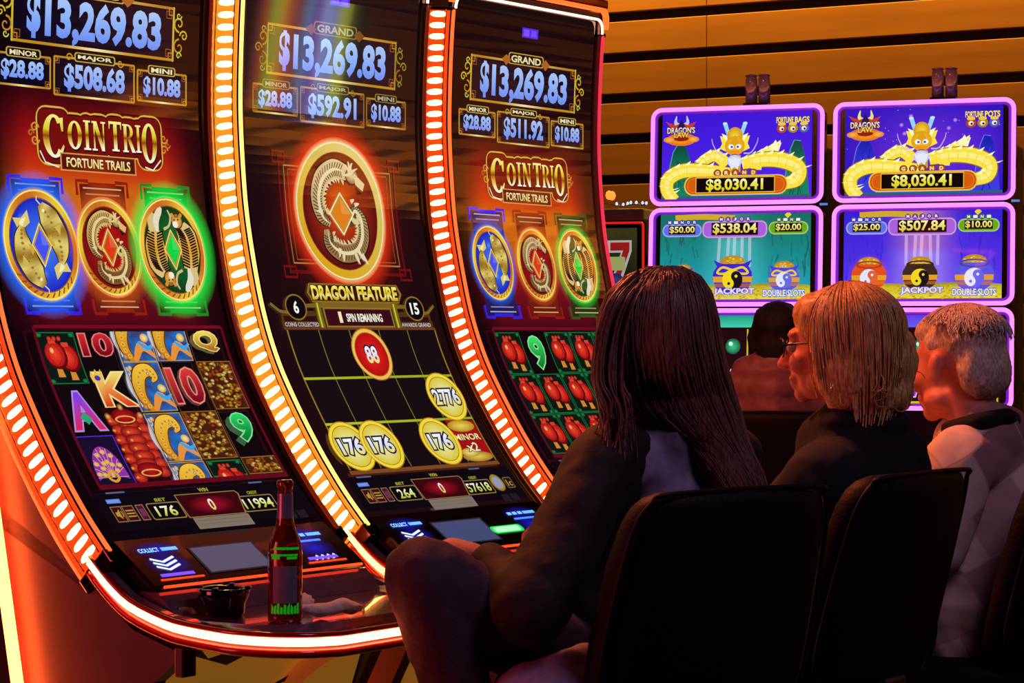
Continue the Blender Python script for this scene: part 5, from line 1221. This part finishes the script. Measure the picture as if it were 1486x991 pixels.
# knitted sweater in large faded blocks
def sweater_mat():
    m = mat('sweater_blocks', (172, 146, 132), .9, scale=8, base2=(196, 172, 156)); nt = m.node_tree; b = nt.nodes['Principled BSDF']
    ck = nt.nodes.new('ShaderNodeTexBrick'); ck.inputs['Scale'].default_value = 3.0; ck.inputs['Color1'].default_value = lin((236, 216, 200)); ck.inputs['Color2'].default_value = lin((150, 108, 112)); ck.inputs['Mortar'].default_value = lin((200, 170, 150)); ck.inputs['Mortar Size'].default_value = .008; ck.inputs['Mortar Smooth'].default_value = .5; ck.inputs['Brick Width'].default_value = .42; ck.inputs['Row Height'].default_value = .34
    tc = [n for n in nt.nodes if n.type == 'TEX_COORD'][0]; mp = nt.nodes.new('ShaderNodeMapping'); mp.inputs['Rotation'].default_value = (1.45, .15, .5); nt.links.new(tc.outputs['Object'], mp.inputs[0]); nt.links.new(mp.outputs[0], ck.inputs[0]); nt.links.new(ck.outputs[0], b.inputs['Base Color'])
    wv = nt.nodes.new('ShaderNodeTexWave'); wv.inputs['Scale'].default_value = 90; wv.inputs['Distortion'].default_value = 3; bp = nt.nodes.new('ShaderNodeBump'); bp.inputs['Strength'].default_value = .35; bp.inputs['Distance'].default_value = .004
    nt.links.new(wv.outputs['Fac'], bp.inputs['Height']); nt.links.new(bp.outputs[0], b.inputs['Normal']); return m
M_SWEAT = sweater_mat()

# --- long-haired woman on the nearest chair
p = empty('person', (.23, 4.45, 0)); tag(p, 'woman with long brown hair and dark jacket seen from behind, legs crossed', 'person')
HC = at(958, 492, 4.455); hp, g = head_prims(HC, (-.62, .78), .9)
Ls, Rs = V3(.165, 4.36, 1.035), V3(.42, 4.62, 1.03); El, Wl = V3(.03, 4.19, .785), V3(-.045, 4.33, .862); Er, Wr = V3(.34, 4.78, .84), V3(.14, 4.83, .90)
hipL, hipR = V3(.16, 4.40, .63), V3(.28, 4.52, .63); kn1, an1, toe1 = V3(-.155, 4.225, .845), V3(-.035, 4.255, .44), V3(-.12, 4.22, .33); kn2, an2, toe2 = V3(-.02, 4.44, .62), V3(-.03, 4.46, .20), V3(-.12, 4.50, .13)
neck = g(0, -.045, -.19)
tors = lambda k: [('c', [neck, V3(.285, 4.49, 1.0), V3(.265, 4.475, .85), V3(.23, 4.45, .66)], [.06*k, .11*k, .12*k, .145*k]), ('c', [Ls, V3(.29, 4.49, 1.03), Rs], [.06*k, .085*k, .06*k])]
hd = hand_prims(Wl, (-.62, .25, .12), (.05, -.2, 1), .95, .55)
body = hp+tors(.93)+[('c', [Ls, El, Wl], [.048, .042, .028]), ('c', [Rs, Er, Wr], [.048, .042, .028]), ('c', [hipL, kn1, an1, toe1], [.08, .055, .036, .03]), ('c', [hipR, kn2, an2, toe2], [.08, .055, .036, .03])]+hd+hand_prims(Wr, (-.8, .5, -.2), (0, 0, 1), .95, .5)
part('body', blob_mesh(body, .0065, 3), M_SKIN, p)
part('top', blob_mesh(tors(1.0)+[('e', at(800, 1000, 4.22), (.11, .09, .05)), ('c', [at(850, 975, 4.27), at(760, 1000, 4.2)], [.055, .035]), ('e', V3(.17, 4.40, .66), (.13, .11, .09))], .009, 3, (.006, 14)), M_TOP, p)
part('jacket', blob_mesh([('c', [Ls+V3(.045, .045, .02), Ls+V3(.0, -.005, .005), El, El+(Wl-El)*.92], [.06, .068, .068, .042]), ('c', [Rs+V3(-.03, -.03, .02), Rs, Er, Er+(Wr-Er)*.8], [.06, .07, .06, .05]), ('c', [Ls+V3(.01, .0, -.03), V3(.155, 4.40, .84), V3(.13, 4.39, .70)], [.06, .06, .05])], .009, 3, (.007, 13)), M_JACK, p)
part('trousers', blob_mesh([('c', [hipL, kn1, an1], [.092, .072, .052]), ('c', [hipR, kn2, an2], [.092, .072, .052]), ('e', V3(.23, 4.45, .61), (.15, .14, .075))], .009, 3, (.005, 16)), M_JEAN, p)
for q in ([an1+V3(0, 0, -.04), toe1], [an2+V3(0, 0, -.06), toe2+V3(0, 0, -.04)]): part('shoe', blob_mesh([('c', q, [.045, .038])], .008, 2), M_COAT, p)
lv = [(386, 965, .03), (400, 962, .068), (425, 957, .094), (460, 955, .108), (500, 956, .113), (550, 965, .117), (595, 982, .115), (625, 1006, .094), (648, 1034, .068), (685, 1058, .061), (720, 1078, .05), (752, 1092, .02)]
YH = 4.45
def hl(t):
    i = min(len(lv)-2, int(t*(len(lv)-1))); q = t*(len(lv)-1)-i; a, b = lv[i], lv[i+1]; y, x, r = [a[j]+(b[j]-a[j])*q for j in range(3)]
    yy = YH-(.07 if t > .55 else .0)*(t-.55)*2; return at(x, y, yy), r
rings = []
for i in range(31):
    c, r = hl(i/30); R = []
    for k in range(28):
        a = 2*math.pi*k/28; ry = r*(1.0 if i < 14 else .75); R.append(c+V3(r*math.cos(a), ry*math.sin(a), 0)*(1+.03*math.sin(k*5.1+i*.4)))
    rings.append(R)
bm = bmesh.new(); RR = [[bm.verts.new(v) for v in r] for r in rings]
for A, B in zip(RR, RR[1:]):
    for k in range(28): bm.faces.new((A[k], A[(k+1) % 28], B[(k+1) % 28], B[k]))
bm.faces.new(RR[0]); bm.faces.new(RR[-1]); bmesh.ops.recalc_face_normals(bm, faces=bm.faces); me = bpy.data.meshes.new('hair'); bm.to_mesh(me); bm.free()
ps = []
for j in range(620):
    a = math.radians(random.uniform(-120, 300)); tw = random.uniform(-.35, .35); t0, t1 = random.uniform(.0, .12), random.uniform(.72, 1.0); k = random.uniform(.985, 1.035); q = []
    for i in range(15):
        t = t0+(t1-t0)*i/14; c, r = hl(t); aa = a+tw*t; ry = r*(1.0 if t < .45 else .78); q.append(c+V3(r*k*math.cos(aa), ry*k*math.sin(aa), 0)+V3(random.uniform(-1, 1), random.uniform(-1, 1), 0)*.0006)
    ps.append(q)
for j in range(120):     # locks falling in front of the near shoulder
    x0 = random.uniform(862, 905); dpt = random.uniform(4.33, 4.40); e = random.uniform(600, 668)
    tq = (x0-862)/43; ps.append([v for v in cr([at(925+tq*30, 394+random.uniform(-3, 6), 4.40+tq*.02), at(x0+26-tq*4, 428, dpt+.015), at(x0+4, 480, dpt), at(x0-2+random.uniform(-3, 4), 550, dpt-.02), at(x0+8+random.uniform(-4, 8), (550+e)/2, dpt-.03), at(x0+6+random.uniform(-10, 16), e, dpt-.04)], 4)])
part('hair', strands(me, ps, .0026, 4), M_HAIRB, p)

# --- blonde woman with glasses
p = empty('person', (.58, 4.95, 0)); tag(p, 'older blonde woman with glasses and black coat, face turned left', 'person')
HC = at(1212, 503, 5.0); hp, g = head_prims(HC, (-.92, .38, -.06), 1.0)
neck = g(0, -.045, -.19); Ls, Rs = at(1195, 690, 4.88), at(1262, 690, 5.2); El, Wl = at(1130, 775, 4.93), at(1085, 770, 5.1); Er, Wr = at(1200, 790, 5.28), at(1100, 770, 5.3)
tors = lambda k: [('c', [neck, at(1240, 660, 5.03), at(1250, 760, 5.0), at(1225, 900, 4.97)], [.065*k, .12*k, .145*k, .16*k]), ('c', [Ls, at(1240, 672, 5.03), Rs], [.065*k, .09*k, .065*k])]
kl, kr = V3(.37, 4.92, .60), V3(.47, 5.15, .60)
body = hp+tors(.92)+[('c', [Ls, El, Wl], [.05, .043, .03]), ('c', [Rs, Er, Wr], [.05, .043, .03]), ('c', [V3(.55, 4.88, .63), kl, kl+V3(0, .02, -.42), kl+V3(-.1, .06, -.5)], [.085, .058, .04, .032]), ('c', [V3(.62, 5.0, .63), kr, kr+V3(0, .02, -.42), kr+V3(-.1, .06, -.5)], [.085, .058, .04, .032])]+hand_prims(Wl, (-.8, .5, .05), (0, 0, 1), .95, .4)+hand_prims(Wr, (-.9, .4, .0), (0, 0, 1), .95, .4)
part('body', blob_mesh(body, .0055, 7), M_SKIN2, p)
part('coat', blob_mesh(tors(1.06)+[('c', [Rs, Er, Er+(Wr-Er)*.8], [.075, .065, .055]), ('e', at(1262, 612, 5.0), (.085, .085, .05)), ('e', at(1215, 612, 4.97), (.05, .07, .035)), ('c', [at(1250, 640, 5.02), at(1310, 655, 5.0), at(1318, 690, 5.02)], [.08, .05, .05])], .009, 3, (.008, 12)), M_COAT, p)
part('sleeve', blob_mesh([('c', [Ls+V3(.03, .03, .015), Ls, El, El+(Wl-El)*.8], [.07, .078, .068, .055])], .009, 3, (.007, 13)), M_NAVY, p)
part('trousers', blob_mesh([('c', [V3(.55, 4.88, .63), kl, kl+V3(0, .02, -.44)], [.1, .072, .055]), ('c', [V3(.62, 5.0, .63), kr, kr+V3(0, .02, -.44)], [.1, .072, .055])], .01, 3, (.004, 14)), M_COAT, p)
hair = [('e', g(0, -.028, .045), (.092, .112, .086), frame((-.92, .38, -.06)).to_quaternion()), ('e', g(0, -.085, -.03), (.09, .06, .1)), ('e', g(-.01, -.082, -.1), (.082, .05, .055)),  ('e', g(-.05, -.035, -.04), (.052, .072, .1), frame((-.92, .38, -.06)).to_quaternion()), ('e', g(.05, -.035, -.04), (.052, .072, .1), frame((-.92, .38, -.06)).to_quaternion()), 
        ('e', g(0, .02, .07), (.078, .07, .05), frame((-.92, .38, -.06)).to_quaternion())]
me = blob_mesh(hair, .006, 3, (.004, 30)); ps = []
def shell(g, a, t, k, yo=-.03, zo=.03, rx=.097, ry=.118, rz=.1):   # meridian strand from crown, a = azimuth (0 front), t 0..1
    ph = t*1.75; return g(math.sin(a)*math.sin(ph)*rx*k, yo+math.cos(a)*math.sin(ph)*ry*k, zo+math.cos(ph)*rz*k-(max(0, ph-1.4)*.12))
for j in range(560):
    a = math.radians(random.uniform(62, 298)); k = random.uniform(.98, 1.05); tm = random.uniform(.95, 1.42) if 100 < math.degrees(a) < 260 else random.uniform(.8, 1.25); tw = random.uniform(-.2, .2)
    ps.append([shell(g, a+tw*i/12, .08+(tm-.08)*i/12, k) for i in range(13)])
for j in range(110):
    a = math.radians(random.uniform(-62, 62)); ps.append([shell(g, a+random.uniform(-.05, .05), .08+.42*i/9, 1.0) for i in range(10)])
for j in range(36):     # curled ends
    c = g(random.uniform(-.085, .05), random.uniform(-.15, -.06), random.uniform(-.14, -.07)); r = random.uniform(.012, .024); a0 = random.uniform(0, 6.28); ps.append([c+Vector((math.cos(a0+i*.5)*r, -.01+.004*i, math.sin(a0+i*.5)*r*1.1)) for i in range(10)])
part('hair', strands(me, ps, .0023, 4), M_HAIRY, p)
gm = bmesh.new()
for s in (-1, 1):
    bm_tube(gm, [g(s*.033+.025*math.cos(i*math.pi/8), .104-.012*abs(math.cos(i*math.pi/8)) if s*math.cos(i*math.pi/8) > 0 else .106, .004+.019*math.sin(i*math.pi/8)) for i in range(16)], .0022, 6, True)
    bm_tube(gm, [g(s*.058, .096, .008), g(s*.074, .06, .01), g(s*.084, -.005, .008)], .0022, 6)
bm_tube(gm, [g(-.009, .107, .006), g(0, .11, .009), g(.009, .107, .006)], .0022, 6)
me = bpy.data.meshes.new('glasses'); gm.to_mesh(me); gm.free(); gl_ = part('glasses', me, M_SPEC, p)
for s in (-1, 1):
    me = bpy.data.meshes.new('eye'); b2 = bmesh.new(); r = bmesh.ops.create_uvsphere(b2, u_segments=10, v_segments=8, radius=.0115)
    for v in r['verts']: v.co += g(s*.031, .084, .004)
    b2.to_mesh(me); b2.free(); part('eye', me, mat('eye_white', (190, 180, 175), .3), p)
me = bpy.data.meshes.new('earring'); b2 = bmesh.new(); bm_tube(b2, [g(-.09+.002*math.sin(i), -.012, -.05-.012*i) for i in range(4)], .004, 6); b2.to_mesh(me); b2.free(); part('earring', me, M_SILVER, p)

# --- white-haired man
p = empty('person', (.98, 5.4, 0)); tag(p, 'white-haired man in a pale block-knit sweater at the right edge', 'person')
HC = at(1388, 530, 5.4); FM = (-.68, .73, -.12); hp, g = head_prims(HC, FM, 1.06, 1.1)
neck = g(0, -.045, -.19)
tors = lambda k: [('c', [neck+V3(.01, 0, .04), at(1432, 665, 5.45), at(1432, 760, 5.42), at(1400, 870, 5.38), at(1395, 900, 5.38)], [.075*k, .13*k, .165*k, .175*k, .165*k])]
Ls, Rs = at(1392, 672, 5.26), at(1478, 660, 5.62); El, Wl = at(1352, 800, 5.2), at(1290, 800, 5.42); Er, Wr = at(1440, 800, 5.72), at(1330, 800, 5.72)
kl, kr = V3(.68, 5.32, .60), V3(.80, 5.60, .60)
lg = lambda k: [('c', [V3(.88, 5.32, .64), kl, kl+V3(0, .02, -.42)], [.1*k, .068*k, .048*k]), ('c', [V3(.98, 5.46, .64), kr, kr+V3(0, .02, -.42)], [.1*k, .068*k, .048*k])]
body = hp+tors(.93)+[('c', [Ls, El, Wl], [.055, .047, .034]), ('c', [Rs, Er, Wr], [.055, .047, .034]), ('c', [Ls, at(1432, 655, 5.44), Rs], [.06, .085, .06])]+lg(.85)+hand_prims(Wl, (-.85, .5, .0), (0, 0, 1), 1.05, .4)+hand_prims(Wr, (-.9, .4, .0), (0, 0, 1), 1.05, .4)
part('body', blob_mesh(body, .006, 7), M_SKIN2, p)
part('sweater', blob_mesh(tors(1.05)+[('c', [Ls, at(1432, 658, 5.44), Rs], [.078, .1, .078]), ('c', [Ls, El, El+(Wl-El)*.85], [.078, .074, .055]), ('c', [Rs, Er, Er+(Wr-Er)*.85], [.078, .074, .055])], .009, 3, (.009, 11)), M_SWEAT, p)
part('trousers', blob_mesh(lg(1.05)+[('e', V3(.95, 5.4, .62), (.17, .16, .07))], .01, 3, (.004, 14)), M_COAT, p)
part('collar', blob_mesh([('c', [g(-.07, -.02, -.135), g(-.055, -.085, -.125), g(0, -.115, -.12), g(.055, -.085, -.125), g(.07, -.02, -.135)], [.018, .02, .02, .02, .018])], .006, 2), M_COAT, p)
me = blob_mesh([('e', g(0, -.022, .045), (.088, .106, .084), frame(FM).to_quaternion()), ('e', g(0, -.07, -.015), (.082, .055, .075), frame(FM).to_quaternion()), ('e', g(0, .02, .075), (.075, .068, .045), frame(FM).to_quaternion())], .006, 3, (.003, 40)); ps = []
for j in range(700):
    a = math.radians(random.uniform(-180, 180)); k = random.uniform(.95, .995); fr_ = abs(math.degrees(a)) < 75; tm = random.uniform(.3, .5) if fr_ else (random.uniform(.42, .62) if abs(math.degrees(a)) < 112 else random.uniform(.6, .84)); t0 = random.uniform(.03, tm-.22)
    ps.append([shell(g, a+.12*random.uniform(-.4, 1)*i/8, t0+(tm-t0)*i/8, k, -.022, .04, .098, .108, .09) for i in range(9)])
part('hair', strands(me, ps, .002, 4), M_HAIRW, p)

# --- person in the mauve jacket in front of the green-screened machine
p = empty('person', (.93, 8.62, 0)); tag(p, 'black-haired person in a mauve padded jacket in the background, seen from behind', 'person')
HC = at(1128, 488, 8.62); hp, g = head_prims(HC, (.05, 1), 1.0)
tors = lambda k: [('c', [g(0, -.045, -.17), at(1125, 575, 8.64), at(1125, 650, 8.62), at(1125, 760, 8.6)], [.07*k, .14*k, .17*k, .17*k]), ('c', [at(1075, 580, 8.64), at(1125, 568, 8.64), at(1175, 580, 8.64)], [.075*k, .1*k, .075*k])]
legs = lambda k: [('c', [V3(.84, 8.65, .64), V3(.82, 9.0, .62), V3(.82, 9.0, .12)], [.09*k, .065*k, .05*k]), ('c', [V3(1.03, 8.65, .64), V3(1.05, 9.0, .62), V3(1.05, 9.0, .12)], [.09*k, .065*k, .05*k])]
arm = lambda k: [('c', [at(1075, 582, 8.64), at(1062, 680, 8.72), at(1085, 690, 8.95)], [.065*k, .06*k, .045*k]), ('c', [at(1175, 582, 8.64), at(1190, 680, 8.72), at(1165, 690, 8.95)], [.065*k, .06*k, .045*k])]
part('body', blob_mesh(hp+tors(.9)+legs(.85)+arm(.7)+hand_prims(at(1085, 690, 8.95), (0, 1, 0), (0, 0, 1))+hand_prims(at(1165, 690, 8.95), (0, 1, 0), (0, 0, 1)), .008, 2), M_SKIN, p)
puff = tors(1.0)+arm(1.15)+[('c', [at(1085, 540, 8.6), at(1125, 530, 8.56), at(1165, 540, 8.6)], [.06, .065, .06])]+[('c', [at(1060, y, 8.58), at(1125, y, 8.48), at(1190, y, 8.58)], [.06, .06, .06]) for y in (565, 592, 619, 646)]
part('jacket', blob_mesh(puff, .011, 2, (.006, 16)), M_PUFF, p); part('trousers', blob_mesh(legs(1.05), .012, 2), M_COAT, p)
part('hair', blob_mesh([('e', g(0, -.02, .04), (.094, .112, .09)), ('e', g(0, -.06, -.04), (.086, .07, .085)), ('c', [g(-.08, 0, 0), g(-.08, -.01, -.06)], [.03, .02]), ('c', [g(.08, 0, 0), g(.08, -.01, -.06)], [.03, .02])], .009, 2, (.004, 40)), M_HAIRK, p)

bpy.data.scenes.remove(SCRATCH)
